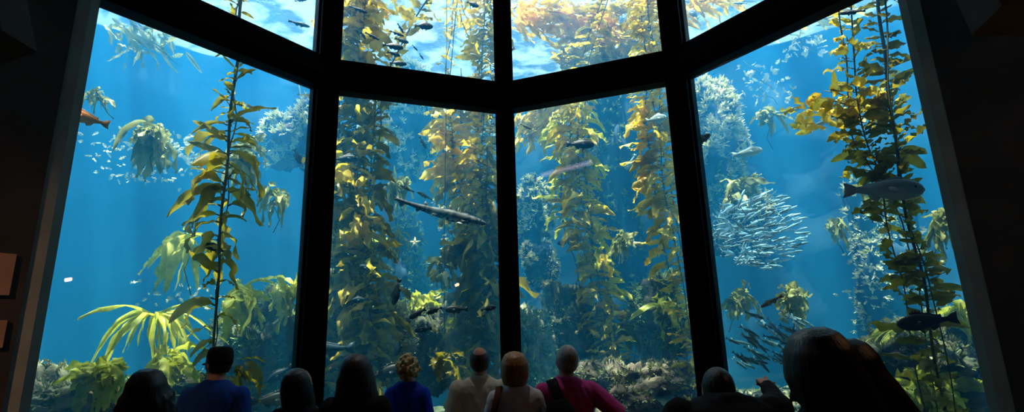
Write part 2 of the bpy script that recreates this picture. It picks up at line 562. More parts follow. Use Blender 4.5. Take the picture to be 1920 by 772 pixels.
def loft(mb, secs, n=20):
    """closed stack of ellipses: z, rx, ry, y offset"""
    vs, fs = [], []
    for z, rx, ry, oy in secs:
        for k in range(n):
            a = 2 * PI * k / n
            vs.append((rx * math.cos(a), oy + ry * math.sin(a), z))
    m_ = len(secs)
    for i in range(m_ - 1):
        for k in range(n):
            fs.append((i * n + k, i * n + (k + 1) % n, (i + 1) * n + (k + 1) % n, (i + 1) * n + k))
    fs.append(tuple(range(n - 1, -1, -1))); fs.append(tuple(range((m_ - 1) * n, m_ * n)))
    mb.add(vs, fs)


def limb(mb, pts, rad, n=12, round_=True):
    mb.tube(pts, rad, n=n)
    if round_:
        for p, q in zip(pts, rad): mb.ellipsoid(p, q * .99, nu=10, nv=7)


def hand(mb, wrist, d, palm_n, side, point=False):
    """palm, four fingers of different length and a thumb from the side of the palm"""
    d = Vector(d).normalized(); pn = Vector(palm_n); pn = (pn - d * pn.dot(d)).normalized()
    s = d.cross(pn) * side                      # toward the thumb
    B = Matrix((s, d, pn)).transposed()
    w = Vector(wrist)
    mb.ellipsoid(w + d * .05, (.040, .052, .016), M=B, nu=10, nv=7)
    mb.ellipsoid(w + d * .015, (.028, .03, .02), M=B, nu=10, nv=7)
    for k, (off, L) in enumerate(((.028, .072), (.010, .080), (-.009, .074), (-.027, .058))):
        b = w + d * .090 + s * off
        straight = point and k == 0
        c = .12 if straight else (1.25 if point else .45)
        p1 = b + (d * math.cos(c * .5) + pn * math.sin(c * .5)) * L * .45
        p2 = p1 + (d * math.cos(c * 1.3) + pn * math.sin(c * 1.3)) * L * .32
        p3 = p2 + (d * math.cos(c * 2.0) + pn * math.sin(c * 2.0)) * L * .25
        limb(mb, [b - d * .012, p1, p2, p3], [.0098, .0094, .0088, .0074], n=8)
    t0 = w + d * .025 + s * .026
    t1 = t0 + (s * .75 + d * .75 + pn * .25).normalized() * .040
    t2 = t1 + (s * .35 + d * .95 + pn * .25).normalized() * .034
    limb(mb, [t0, t1, t2], [.0135, .011, .0088], n=8)


def person(label, px, py_top, dist, face=0.0, head_yaw=0.0, head_pitch=0.30, H=None, broad=1.0, arms=None, shirt=None, pants=None, sleeve='short', point=None, hair=None, female=False, voxel=.008, head_off=(0, 0, 0), head_roll=0.0):
    top = at(px, py_top, dist)
    Hh = H or top.z
    s = Hh / 1.74
    root = empty('person', (top.x, top.y, 0), label, 'person')
    root.rotation_euler = (0, 0, face)
    B = broad
    sw = (.150 if female else .168) * B
    body = MB()
    tor = [(.80, .155 * B, .11 * B, 0), (.88, .175 * B, .125 * B, 0), (.96, .172 * B, .122 * B, 0), (1.07, (.135 if female else .152) * B, .105 * B, .005), (1.18, .152 * B, .11 * B, .01), (1.29, .172 * B, .118 * B, .005), (1.37, .182 * B, .110 * B, -.005), (1.42, .168 * B, .096 * B, -.012), (1.455, .122 * B, .082, -.016), (1.485, .078, .070, -.012), (1.53, .054, .058, .0), (1.58, .052, .056, .006)]
    if head_off != (0, 0, 0): tor = tor[:-3]
    loft(body, tor)
    # head
    hm = Matrix.Translation(Vector((0, 0, 1.53)) + Vector(head_off)) @ Matrix.Rotation(head_roll, 4, 'Y') @ Matrix.Rotation(head_yaw, 4, 'Z') @ Matrix.Rotation(head_pitch, 4, 'X')
    hb = MB()
    hb.ellipsoid((0, .008, .108), (.076, .096, .102), nu=18, nv=12)
    hb.ellipsoid((0, .040, .045), (.056, .062, .070), nu=14, nv=10)
    hb.ellipsoid((0, .075, .012), (.026, .022, .020))
    hb.ellipsoid((0, .088, .108), (.052, .018, .014))                 # brow
    hb.tube([(0, .092, .105), (0, .112, .070), (0, .106, .058)], [.010, .015, .011], n=8)   # nose
    hb.ellipsoid((0, .094, .034), (.024, .010, .007)); hb.ellipsoid((0, .091, .022), (.020, .010, .008))   # lips
    for e in (-1, 1):
        hb.ellipsoid((e * .078, .0, .085), (.010, .020, .033))
        hb.ellipsoid((e * .040, .072, .066), (.022, .02, .02))        # cheeks
    hb.tube([(0, -.01, -.05), (0, .0, .05)], [.055, .055], n=12)
    body.add([hm @ Vector(v) for v in hb.v], hb.f)
    if head_off != (0, 0, 0): limb(body, [Vector((0, -.01, 1.44)), hm @ Vector((0, -.005, .05))], [.075, .062])
    # arms
    arms = arms or {}
    sl = MB()
    for e in (-1, 1):
        sh = Vector((e * sw, -.012, 1.390))
        el, wr = arms.get(e, (Vector((e * (sw + .075), -.03, 1.10)), Vector((e * (sw + .07), .06, .86))))
        el, wr = Vector(el), Vector(wr)
        limb(body, [sh, sh.lerp(el, .5), el, el.lerp(wr, .35), wr], [.056 * B, .047 * B, .040, .040, .027])
        d = (wr - el).normalized()
        pn = Vector((-e, 0, 0)) if abs(d.x) < .8 else Vector((0, 0, -1))
        if point == e: pn = Vector((0, .2, -1))
        hand(body, wr, d, pn, -e if point != e else -e, point == e)
        if sleeve == 'short':
            q = sh.lerp(el, .72)
            limb(sl, [sh, sh.lerp(el, .4)], [.072 * B, .066 * B]); sl.tube([sh.lerp(el, .3), q], [.066 * B, .064 * B], n=14)
        elif sleeve == 'long':
            limb(sl, [sh, sh.lerp(el, .5), el], [.070 * B, .062 * B, .054]); sl.tube([el, wr - d * .01], [.053, .040], n=14)
            sl.ellipsoid(el, .053)
    # legs
    for e in (-1, 1):
        limb(body, [(e * .088 * B, 0, .86), (e * .09, .01, .66), (e * .092, .012, .48), (e * .095, -.01, .33), (e * .098, -.015, .09)], [.088 * B, .076, .056, .054, .036])
        body.ellipsoid((e * .10, .05, .045), (.042, .12, .04))
    S4 = Matrix.Scale(s, 4)
    for mb in (body, sl): mb.v = [tuple(S4 @ Vector(v)) for v in mb.v]
    b = remesh(body, 'body', M['skin'], root, voxel, 3)
    # shirt
    sh_ = MB()
    secs = [(.84, .19 * B, .145 * B, 0), (.95, .188 * B, .14 * B, 0), (1.07, (.16 if female else .175) * B, .128 * B, .005), (1.18, .172 * B, .13 * B, .008), (1.29, .188 * B, .134 * B, .003), (1.37, .196 * B, .124 * B, -.006), (1.425, .182 * B, .110 * B, -.012), (1.465, .134 * B, .096, -.016), (1.492, .094, .086, -.014), (1.505, .078, .076, -.012)]
    loft(sh_, [(z * s, a * s, c * s, y * s) for z, a, c, y in secs], 24)
    sh_.add(sl.v, sl.f)
    # cloth folds
    so_ = remesh(sh_, 'shirt', shirt, root, .009, 3)
    for v in so_.data.vertices:
        p = v.co
        f = noise.noise((p.x * 9, p.y * 9, p.z * 4 + px)) * .009 + noise.noise((p.x * 24 + p.z * 12, p.y * 20, p.z * 5 + px)) * .006
        v.co = p + v.normal * f
    pn_ = MB()
    loft(pn_, [(.76 * s, .165 * B * s, .125 * B * s, 0), (.86 * s, .186 * B * s, .138 * B * s, 0), (.98 * s, .180 * B * s, .132 * B * s, 0)], 20)
    for e in (-1, 1):
        pn_.tube([Vector(p) * s for p in ((e * .088 * B, 0, .86), (e * .09, .01, .66), (e * .092, .012, .48), (e * .098, -.01, .07))], [x * s for x in (.100 * B, .088, .072, .066)], n=14)
    remesh(pn_, 'trousers', pants, root, .012, 2)
    for e in (-1, 1):
        sh2 = MB(); sh2.ellipsoid(Vector((e * .10, .05, .048)) * s, Vector((.047, .128, .047)) * s); sh2.build('shoe', M['shoe'], root)
        ey = MB(); ey.ellipsoid((0, 0, 0), .012 * s, nu=8, nv=6)
        eo = ey.build('eye', M['eyeball'], root); eo.location = (S4 @ hm @ Vector((e * .031, .088, .088)))
    if hair: hair(root, hm, s)
    return root, hm, s

M['shoe'] = surface_mat('shoe_leather', [(0.3, srgb(24, 22, 22)), (0.7, srgb(40, 36, 34))], rough=.5)
M['eyeball'] = surface_mat('eye_white', [(0.3, srgb(40, 30, 24)), (0.7, srgb(220, 215, 208))], scale=40, rough=.2)
M['black_hair'] = hairmat('hair_black', srgb(14, 11, 10), srgb(34, 26, 22))
M['brown_hair'] = hairmat('hair_dark_brown', srgb(30, 20, 15), srgb(58, 40, 30))
M['blond_hair'] = hairmat('hair_blond', srgb(150, 124, 76), srgb(206, 180, 122))
M['ginger_hair'] = hairmat('hair_ginger', srgb(132, 84, 40), srgb(190, 132, 70))
M['grey_hair'] = hairmat('hair_grey', srgb(120, 118, 114), srgb(170, 168, 164))
M['dark_cloth'] = cloth('cloth_black', srgb(26, 26, 30))
M['navy'] = cloth('cloth_navy', srgb(30, 34, 52))
M['blue'] = cloth('cloth_blue', srgb(30, 74, 160))
M['royal'] = cloth('cloth_royal', srgb(24, 54, 170))
M['beige'] = cloth('cloth_beige', srgb(214, 204, 178), .2)
M['white'] = cloth('cloth_white', srgb(226, 218, 222), .15)
M['pink'] = cloth('cloth_pink', srgb(206, 70, 140), .15)
M['denim'] = cloth('cloth_denim', srgb(52, 64, 92))
M['khaki'] = cloth('cloth_khaki', srgb(150, 134, 104))


def hair_blob(root, hm, s, mb, mat, voxel=.009, smooth=2):
    mb.v = [tuple(Matrix.Scale(s, 4) @ hm @ Vector(v)) for v in mb.v]
    return remesh(mb, 'hair', mat, root, voxel, smooth)


def hair_long(mat, length, width=.10, wavy=0.0, seed=1, n=46, spread=.02, skew=0.0, slant=0.0):
    """long hair: scalp cap and locks that fall over the back and shoulders"""
    def f(root, hm, s):
        r = random.Random(seed)
        mb = MB()
        mb.ellipsoid((0, -.010, .120), (.084, .100, .102), nu=18, nv=12)
        for i in range(n):
            a = PI * .90 + PI * 1.20 * (i + .5) / n
            x, y = math.cos(a), math.sin(a)
            L = length * r.uniform(.86, 1.06) * (1 + slant * x)
            pts = [(x * .028, -.006 + y * .034, .212), (x * .062, -.010 + y * .074, .190), (x * .085, -.012 + y * .100, .150), (x * .094, -.012 + y * .110, .095)]
            rad = [.010, .013, .015, .017]
            m_ = 8
            for k in range(1, m_):
                t = k / (m_ - 1)
                rr = .094 + (width - .094) * t ** .7 + spread * t
                ww = wavy * math.sin(t * 9 + i * 1.7) * (.3 + t)
                pts.append((x * rr + ww + skew * t ** 1.3, -.012 + y * (.108 + .02 * t) + wavy * .6 * math.cos(t * 8 + i) * t, .10 - (L - .12) * t)); rad.append(.018 * (1 - .6 * t ** 2) + .002)
            mb.tube(pts, rad, n=7)
        # fine flyaway locks break the outline
        for i in range(16):
            a = r.uniform(PI * .9, PI * 2.1); x, y = math.cos(a), math.sin(a)
            k0 = r.uniform(-.15, .12)
            mb.tube([(x * .096, -.012 + y * .112, k0), (x * (.104 + wavy), -.012 + y * .118, k0 - .05), (x * (.102 + spread), -.012 + y * .118, k0 - .12)], [.006, .007, .004], n=6)
        hair_blob(root, hm, s, mb, mat, .009, 1)
    return f


def hair_curly(mat, seed=3):
    def f(root, hm, s):
        r = random.Random(seed); mb = MB()
        mb.ellipsoid((0, -.012, .112), (.086, .100, .098), nu=16, nv=12)
        for i in range(190):
            d = rvec(r)
            if d.y > .45 and d.z < .35: continue
            if d.z < -.72: continue
            p = Vector((d.x * .088, -.012 + d.y * .102, .108 + d.z * .102))
            mb.ellipsoid(p + d * r.uniform(0, .022), r.uniform(.012, .021), nu=7, nv=5)
        hair_blob(root, hm, s, mb, mat, .007, 1)
    return f


def hair_bob(mat, seed=4):
    def f(root, hm, s):
        r = random.Random(seed); mb = MB()
        mb.ellipsoid((0, -.010, .118), (.088, .102, .104), nu=18, nv=12)
        for i in range(34):
            a = PI * .90 + PI * 1.20 * (i + .5) / 34
            x, y = math.cos(a), math.sin(a)
            L = .20 + .02 * abs(x)
            mb.tube([(x * .028, -.006 + y * .034, .210), (x * .064, -.010 + y * .074, .190), (x * .087, -.012 + y * .100, .145), (x * .094, -.012 + y * .108, .09), (x * .092, -.012 + y * .104, .04), (x * .078, -.006 + y * .088, .185 - L)], [.010, .013, .016, .018, .018, .010], n=7)
        hair_blob(root, hm, s, mb, mat, .008, 2)
    return f


def hair_short(mat, bald=False):
    def f(root, hm, s):
        mb = MB()
        if bald:   # a horseshoe of short hair, crown bare
            for i in range(40):
                a = PI * .88 + PI * 1.24 * (i + .5) / 40
                x, y = math.cos(a), math.sin(a)
                mb.tube([(x * .056, .002 + y * .072, .176), (x * .073, .005 + y * .092, .142), (x * .078, .006 + y * .098, .105), (x * .074, .008 + y * .094, .060), (x * .062, .008 + y * .080, .028)], [.006, .009, .010, .010, .006], n=6)
        else:
            mb.ellipsoid((0, -.008, .118), (.081, .098, .098), nu=18, nv=12)
            for i in range(30):
                a = PI * .92 + PI * 1.16 * (i + .5) / 30
                x, y = math.cos(a), math.sin(a)
                mb.tube([(x * .075, y * .092, .13), (x * .076, .004 + y * .094, .07), (x * .062, .006 + y * .080, .03)], [.009, .010, .006], n=6)
        hair_blob(root, hm, s, mb, mat, .006, 1)
    return f


def cap_on(root, hm, s, mat):
    mb = MB()
    secs = [(.086, .084, .104, -.004), (.13, .086, .106, -.004), (.175, .082, .100, -.004), (.202, .070, .086, -.004), (.213, .05, .06, -.004)]
    vs, fs = [], []
    n = 28
    for z, rx, ry, oy in secs:
        for k in range(n):
            a = 2 * PI * k / n
            vs.append((rx * math.cos(a), oy + ry * math.sin(a), z))
    for i in range(len(secs) - 1):
        for k in range(n): fs.append((i * n + k, i * n + (k + 1) % n, (i + 1) * n + (k + 1) % n, (i + 1) * n + k))
    fs.append(tuple(range((len(secs) - 1) * n, len(secs) * n)))
    fs.append(tuple(range(n - 1, -1, -1)))
    mb.add(vs, fs)
    mb.v = [tuple(Matrix.Scale(s, 4) @ hm @ Vector(v)) for v in mb.v]
    c = mb.build('cap', mat, root)
    br = MB(); top_, bot_ = [], []
    m_ = 14
    for i in range(m_ + 1):
        a = PI * (.12 + .76 * i / m_)
        top_.append((math.cos(a), math.sin(a)))
    vs = []
    for z in (0, -.006):
        for x, y in top_: vs.append((x * .082, y * .098, .098 + z))
        for x, y in top_: vs.append((x * .074, y * .172 + .004, .088 + z - .006))
    q = m_ + 1
    fs = []
    for i in range(m_):
        fs += [(i, i + 1, q + i + 1, q + i), (2 * q + i + 1, 2 * q + i, 3 * q + i, 3 * q + i + 1), (q + i, q + i + 1, 3 * q + i + 1, 3 * q + i), (i + 1, i, 2 * q + i, 2 * q + i + 1)]
    fs += [(0, q, 3 * q, 2 * q), (m_, 2 * q + m_, 3 * q + m_, q + m_)]
    br.add(vs, fs)
    br.v = [tuple(Matrix.Scale(s, 4) @ hm @ Vector(v)) for v in br.v]
    br.build('brim', mat, c)


person('person with long wavy black hair standing before the yellow bush kelp', 283, 690, 3.6, .25, .1, shirt=M['dark_cloth'], pants=M['navy'], female=True, hair=hair_long(M['black_hair'], .44, .112, .034, 11, n=34, spread=.045))
p2 = person('person in blue t-shirt and black cap looking toward the pier', 413, 650, 4.6, .1, .95, .05, shirt=M['blue'], pants=M['denim'], hair=hair_short(M['black_hair'], True), broad=1.02)
cap_on(p2[0], p2[1], p2[2], M['dark_cloth'])
person('person in dark top with pinned-up dark hair in front of the second mullion', 567, 689, 4.0, -.1, -.3, shirt=M['dark_cloth'], pants=M['navy'], female=True, hair=hair_long(M['black_hair'], .30, .088, .0, 12))
person('person with straight dark hair to the shoulders and dark top', 671, 662, 3.7, .05, 0, shirt=M['dark_cloth'], pants=M['denim'], female=True, broad=1.08, hair=hair_long(M['brown_hair'], .40, .108, .008, 13, spread=.025))
person('person with curly blond hair in a royal blue t-shirt', 766, 665, 4.9, -.15, .25, shirt=M['royal'], pants=M['khaki'], female=True, hair=hair_curly(M['blond_hair']))
person('person with dark balding head in a loose beige short-sleeved shirt', 899, 650, 4.6, .15, -.1, shirt=M['beige'], pants=M['khaki'], broad=1.12, hair=hair_short(M['brown_hair'], True))
p7 = person('person with short ginger hair in a white t-shirt, bag strap on the shoulder', 964, 658, 4.0, .0, 0, shirt=M['white'], pants=M['denim'], female=True, hair=hair_bob(M['ginger_hair']))
p8 = person('person with cropped grey hair in a pink polo, one elbow out', 1059, 645, 4.1, .12, .2, shirt=M['pink'], pants=M['khaki'], broad=1.08, arms={1: ((.47, -.10, 1.14), (.235, -.02, .98))}, hair=hair_short(M['grey_hair']))
p9 = person('broad person in black hunching forward and pointing an arm at the tank', 1350, 688, 2.95, .0, -.1, -.1, H=1.66, head_off=(0, .05, -.12), shirt=M['dark_cloth'], pants=M['navy'], broad=1.42, arms={1: ((.37, .20, 1.42), (.42, .43, 1.49))}, point=1, sleeve='long', hair=hair_short(M['black_hair']), voxel=.0065)
person('person close to the lens with smooth chin-length dark hair swept to one shoulder', 1532, 617, 2.0, -.1, -.2, .1, shirt=M['navy'], pants=M['navy'], female=True, head_roll=-.10, hair=hair_long(M['black_hair'], .43, .108, .004, 14, n=64, spread=.012, skew=.09, slant=.30))
person('person with long dark hair falling on one shoulder, behind the nearest head', 1592, 638, 2.35, -.25, -.3, .1, shirt=M['dark_cloth'], pants=M['navy'], female=True, head_roll=-.08, hair=hair_long(M['black_hair'], .52, .112, .005, 15, n=60, spread=.03, skew=.13))


# bags worn by two of them
def worn(name, label, cat, who):
    root, hm, s = who
    o = empty(name, root.location, label, cat)
    o.rotation_euler = root.rotation_euler
    return o, s
M['tan'] = cloth('bag_brown', srgb(84, 50, 38)); M['blackbag'] = cloth('bag_black', srgb(16, 16, 18))
b7, s7 = worn('shoulder_bag', 'brown shoulder bag hanging from the white t-shirt shoulder', 'bag', p7)
def ribbon(mb, pts, w, t, across):
    """a flat strap of width w and thickness t along pts"""
    vs, fs = [], []
    pts = [Vector(p) for p in pts]
    for i, p in enumerate(pts):
        d = (pts[min(i + 1, len(pts) - 1)] - pts[max(i - 1, 0)]).normalized()
        a = Vector(across); a = (a - d * a.dot(d)).normalized(); n = d.cross(a)
        for u, v in ((-1, -1), (1, -1), (1, 1), (-1, 1)): vs.append(p + a * w / 2 * u + n * t / 2 * v)
    for i in range(len(pts) - 1):
        for k in range(4): fs.append((i * 4 + k, i * 4 + (k + 1) % 4, i * 4 + 4 + (k + 1) % 4, i * 4 + 4 + k))
    fs += [(3, 2, 1, 0), tuple(range(len(vs) - 4, len(vs)))]
    mb.add(vs, fs)
mb = MB()
ribbon(mb, [Vector(p) * s7 for p in ((-.27, -.06, .95), (-.215, -.135, 1.14), (-.165, -.155, 1.30), (-.135, -.135, 1.41), (-.122, -.06, 1.482), (-.125, .02, 1.48), (-.14, .10, 1.40), (-.19, .14, 1.22), (-.27, .06, .95))], .045, .008, (1, 0, .2))
mb.build('strap', M['tan'], b7)
mb = MB(); loft(mb, [(.70 * s7, .05, .13, 0), (.74 * s7, .065, .16, 0), (.90 * s7, .06, .15, 0), (.96 * s7, .035, .13, 0)], 18)
pc_ = mb.build('pouch', M['tan'], b7); pc_.location = (-.31 * s7, 0, 0)
b8, s8 = worn('sling_bag', 'black sling bag on the back of the pink polo', 'bag', p8)
mb = MB()
ribbon(mb, [Vector(p) * s8 for p in ((-.02, -.165, 1.18), (-.07, -.165, 1.30), (-.115, -.15, 1.41), (-.125, -.08, 1.478), (-.12, .02, 1.478), (-.10, .11, 1.40), (-.02, .15, 1.25), (.12, .15, 1.08), (.20, .04, .98), (.12, -.14, .98))], .07, .012, (1, 0, .3))
mb.build('strap', M['blackbag'], b8)
mb = MB(); loft(mb, [(.86, .11, .05, 0), (.90, .135, .07, 0), (1.05, .135, .075, 0), (1.20, .115, .065, 0), (1.30, .07, .035, 0)], 18)
pk = mb.build('pouch', M['blackbag'], b8); pk.location = (.05 * s8, -.20 * s8, 0); pk.rotation_euler = (0, -.12, 0)

# ------------------------------------------------------------------ seaweed
def blade(mb, p, d, L, W, droop, r, n=9, curl=0.6, ruff=0.22, up=None, m=5):
    """one ruffled seaweed blade that sags and curls"""
    d = Vector(d).normalized(); p = Vector(p)
    nrm = (up or (Vector((0, 0, 1)) * 0.7 + rvec(r))).copy()
    nrm = (nrm - d * nrm.dot(d))
    if nrm.length < 1e-4: nrm = d.orthogonal()
    nrm.normalize()
    ax = rvec(r); c = r.uniform(-curl, curl)
    ph, fq = r.uniform(0, 6.3), r.uniform(1.6, 3.0)
    tw = r.uniform(-0.9, 0.9)
    cup = r.uniform(-0.35, 0.35)
    vs, fs = [], []
    st = L / n
    for i in range(n + 1):
        u = i / n
        s = d.cross(nrm)
        w = W * (0.12 + 0.88 * max(0.0, math.sin(PI * min(1, u ** 0.72))) ** 0.75) * (1 if u < 0.97 else 0.35)
        for k in range(m):
            x = (k / (m - 1)) * 2 - 1
            off = cup * W * x * x + ruff * W * abs(x) ** 1.5 * math.sin(2 * PI * fq * u + ph + (1.7 if x > 0 else 0)) * min(1, u * 3)
            vs.append(p + s * (x * w * 0.5) + nrm * off)
        d = (d + Vector((0, 0, -1)) * droop * st * (1.3 - 0.5 * u) + ax * c * st * 1.6).normalized()
        Rm = Matrix.Rotation(tw / n, 3, d)
        nrm = Rm @ nrm
        nrm = (nrm - d * nrm.dot(d))
        if nrm.length < 1e-5: nrm = d.orthogonal()
        nrm.normalize()
        p = p + d * st
    for i in range(n):
        for k in range(m - 1):
            a = i * m + k
            fs.append((a, a + 1, a + m + 1, a + m))
    mb.add(vs, fs)


def spline(pts, step=0.06):
    """catmull-rom through rows (x, y, z, extra...), resampled evenly"""
    P = np.array(pts, float)
    P = np.vstack([2 * P[0] - P[1], P, 2 * P[-1] - P[-2]])
    out = []
    for i in range(1, len(P) - 2):
        p0, p1, p2, p3 = P[i - 1], P[i], P[i + 1], P[i + 2]
        n = max(2, int(np.linalg.norm(p2[:3] - p1[:3]) / step))
        for k in range(n):
            t = k / n
            out.append(0.5 * ((2 * p1) + (-p0 + p2) * t + (2 * p0 - 5 * p1 + 4 * p2 - p3) * t * t + (-p0 + 3 * p1 - 3 * p2 + p3) * t ** 3))
    out.append(P[-2])
    return np.array(out)


DENSE = 2.9


def frond(root, path, mat, seed, off=(0, 0, 0), bias=(0, 0, 0), droop=1.6, stipe_r=0.008, wfac=0.24, wob=0.10, stipe_mat=None, curl=1.7, scale=1.0, dens=1.0):
    """a stipe with gas floats and blades along it. path rows: px, py, distance, blade length, blades a metre"""
    r = random.Random(seed)
    rows = []
    path = list(path)
    while len(path) > 3 and path[0][4] <= 0 and path[1][4] <= 0: path.pop(0)
    for px, py, dist, bl, de in path:
        q = at(px, py, dist)
        rows.append((q.x, q.y, q.z, bl, de))
    S = spline(rows)
    org = root.location
    for k in range(len(S)):
        u = k * 0.06
        S[k, 0] += off[0] + wob * noise.noise((u * 0.9, seed * 3.1, 0.0)); S[k, 1] += off[1] + wob * noise.noise((u * 0.9, seed * 3.1, 7.0)); S[k, 2] += off[2]
    S = S[(S[:, 2] > BED_Z) & (S[:, 2] < WATER_Z - 0.03)]
    st, bl = MB(), MB(); fl = bl
    st.tube([Vector(q[:3]) for q in S[::2]], [stipe_r * (1.25 - 0.5 * k / len(S[::2])) for k in range(len(S[::2]))], n=5)
    acc = 0.0; side = r.uniform(0, 6.28)
    for k in range(1, len(S)):
        acc += np.linalg.norm(S[k, :3] - S[k - 1, :3]) * S[k, 4] * DENSE * dens
        while acc > 1:
            acc -= r.uniform(0.7, 1.3)
            side += PI + r.uniform(-0.9, 0.9)
            p = Vector(S[k, :3]) + Vector((0, 0, r.uniform(-0.03, 0.03)))
            d = Vector((math.cos(side), math.sin(side) * 0.8, r.uniform(0.0, 0.9))) + Vector(bias)
            d.normalize()
            L = S[k, 3] * r.choice((.45, .6, .7, .8, .95, 1.15)) * r.uniform(.85, 1.15) * scale
            fr_ = min(0.07, L * 0.14)
            fl.tube([p, p + d * fr_ * 0.35, p + d * fr_ * 0.7, p + d * fr_], [0.004, fr_ * 0.16, fr_ * 0.2, 0.004], n=5, mat=1)
            blade(bl, p + d * fr_ * 0.9, d, L, L * wfac * r.uniform(0.6, 1.3), droop * r.uniform(0.5, 1.9), r, curl=curl, ruff=.28)
    so_ = st.build('stipe', stipe_mat or M['stipe'], root, org=org)
    bl.build('fronds', [mat, stipe_mat or M['stipe']], so_, org=org)
    return so_


def base_of(path):
    q = at(path[-1][0], path[-1][1], path[-1][2])
    q.z = max(BED_Z, min(q.z, 1.0)); return q


M['stipe'] = surface_mat('kelp_stipe', [(0.3, srgb(70, 62, 22)), (0.7, srgb(112, 96, 36))], scale=6, rough=0.5)
M['gold'] = leaf_mat('kelp_gold', [(0.28, srgb(120, 100, 14)), (0.44, srgb(190, 160, 30)), (0.58, srgb(238, 208, 66)), (0.72, srgb(250, 236, 140))], 2.2, 0.55)  # palest stops put sunlit highlights into the blade colour
M['amber'] = leaf_mat('kelp_amber', [(0.28, srgb(184, 142, 22)), (0.46, srgb(240, 196, 50)), (0.62, srgb(254, 230, 110))], 2.2, 0.6)
M['olive'] = leaf_mat('kelp_olive', [(0.30, srgb(92, 84, 16)), (0.52, srgb(146, 130, 26)), (0.74, srgb(204, 178, 46))], 1.6, 0.6)  # olive kelp, stops also darkened for the shade on backlit plants
M['lime'] = leaf_mat('kelp_lime', [(0.30, srgb(130, 136, 26)), (0.46, srgb(198, 198, 54)), (0.62, srgb(240, 232, 106))], 3.0, 0.4)
M['pale'] = leaf_mat('kelp_pale', [(0.30, srgb(116, 122, 64)), (0.5, srgb(168, 168, 100)), (0.72, srgb(206, 200, 150))], 3.0, 0.35)
M['brownweed'] = leaf_mat('weed_brown', [(0.30, srgb(84, 78, 40)), (0.55, srgb(128, 118, 60)), (0.75, srgb(170, 150, 84))], 3.0, 0.4)

GK = 'giant kelp plants rising through the tank'

# A: dark olive plant behind the first pane
pa = [(458, -30, 7.2, .30, 9), (450, 25, 7.2, .28, 9), (447, 100, 7.2, .26, 11), (441, 170, 7.2, .24, 11), (436, 225, 7.2, .34, 11), (428, 300, 7.2, .52, 12), (420, 380, 7.2, .58, 11),
      (415, 440, 7.2, .50, 7), (410, 500, 7.2, .46, 6), (405, 560, 7.2, .44, 6), (400, 640, 7.2, .40, 4), (396, 720, 7.2, .3, 4), (392, 800, 7.2, .3, 3)]
kA = empty('giant_kelp', base_of(pa), 'lone olive giant kelp with long drooping blades above the man in the black cap', 'kelp', GK)
frond(kA, pa, M['olive'], 1, bias=(-0.25, -0.1, 0), droop=2.6, stipe_r=0.017, wfac=.21, scale=1.3, dens=.62)
frond(kA, [(a + 6 - 8 * (i % 2), b, c + .1, d * .9, e * .55) for i, (a, b, c, d, e) in enumerate(pa)], M['olive'], 2, bias=(-0.2, 0, 0), droop=3.0, wfac=.22, dens=.6)

# B: dense column beside the second mullion, its loose outer frond on the other side of the gap
pb = [(690, -40, 8.3, .42, 9), (684, 40, 8.3, .42, 9), (672, 110, 8.3, .42, 9), (668, 200, 8.3, .40, 11), (664, 300, 8.3, .40, 12), (664, 400, 8.3, .40, 13), (664, 480, 8.3, .42, 12), (668, 560, 8.3, .46, 12), (676, 640, 8.3, .44, 12), (684, 720, 8.3, .4, 9), (690, 800, 8.3, .3, 5)]
kB = empty('giant_kelp', base_of(pb), 'dense olive giant kelp column standing behind the long-haired dark woman', 'kelp', GK)
frond(kB, pb, M['gold'], 11, droop=2.7, wfac=0.30, scale=1.15)
frond(kB, pb, M['olive'], 12, off=(-.30, .05, 0), droop=2.9, wfac=0.28, scale=1.15)
frond(kB, pb, M['olive'], 13, off=(-.14, .3, .1), droop=2.9, wfac=0.28, scale=1.15)
frond(kB, [(a, b, c, d, e if b > 130 else 0) for a, b, c, d, e in pb], M['olive'], 14, off=(.24, .15, 0), droop=3.1, wfac=0.28, scale=1.15)
frond(kB, [(a + (16 if b > 420 else 0), b, c, d, e if 330 < b < 620 else e * .3 * (b > 600)) for a, b, c, d, e in pb], M['gold'], 15, off=(.12, -.1, 0), droop=3.3, wfac=0.28, scale=1.15)
pb2 = [(830, -60, 8.6, .34, 8), (800, 0, 8.6, .36, 8), (765, 60, 8.6, .34, 9), (742, 110, 8.6, .3, 8), (722, 180, 8.6, .28, 6), (712, 240, 8.6, .28, 5), (700, 300, 8.6, .28, 4), (692, 380, 8.6, .25, 3), (684, 470, 8.5, .2, 2), (680, 600, 8.4, .2, 1), (680, 780, 8.4, .2, 1)]
kB2 = empty('giant_kelp', base_of(pb2), 'slender giant kelp strand slanting up beside the dense olive column', 'kelp', GK)
frond(kB2, pb2, M['gold'], 16, droop=1.2, wfac=.40, stipe_r=.012)

# C: two plants left of the middle mullion
pc = [(858, -30, 9.4, .22, 3), (850, 60, 9.4, .22, 3), (846, 120, 9.4, .22, 3), (842, 185, 9.4, .40, 8), (846, 240, 9.4, .46, 9), (852, 300, 9.4, .46, 9), (862, 350, 9.4, .44, 9), (880, 410, 9.4, .38, 7), (888, 500, 9.4, .3, 5), (890, 620, 9.4, .3, 5), (892, 780, 9.4, .3, 4)]
kC = empty('giant_kelp', base_of(pc), 'bright golden giant kelp with curled yellow blades above the swimming shark', 'kelp', GK)
frond(kC, pc, M['amber'], 21, bias=(-.3, -.1, 0), droop=2.4, wfac=0.30, scale=1.15)
frond(kC, pc, M['gold'], 22, off=(-.08, .15, 0), bias=(-.3, 0, 0), droop=2.6, wfac=0.30, scale=1.15)
frond(kC, [(a, b, c, d, e if b > 170 else 0) for a, b, c, d, e in pc], M['gold'], 23, off=(.15, .2, 0), droop=2.6, wfac=0.28, scale=1.15)
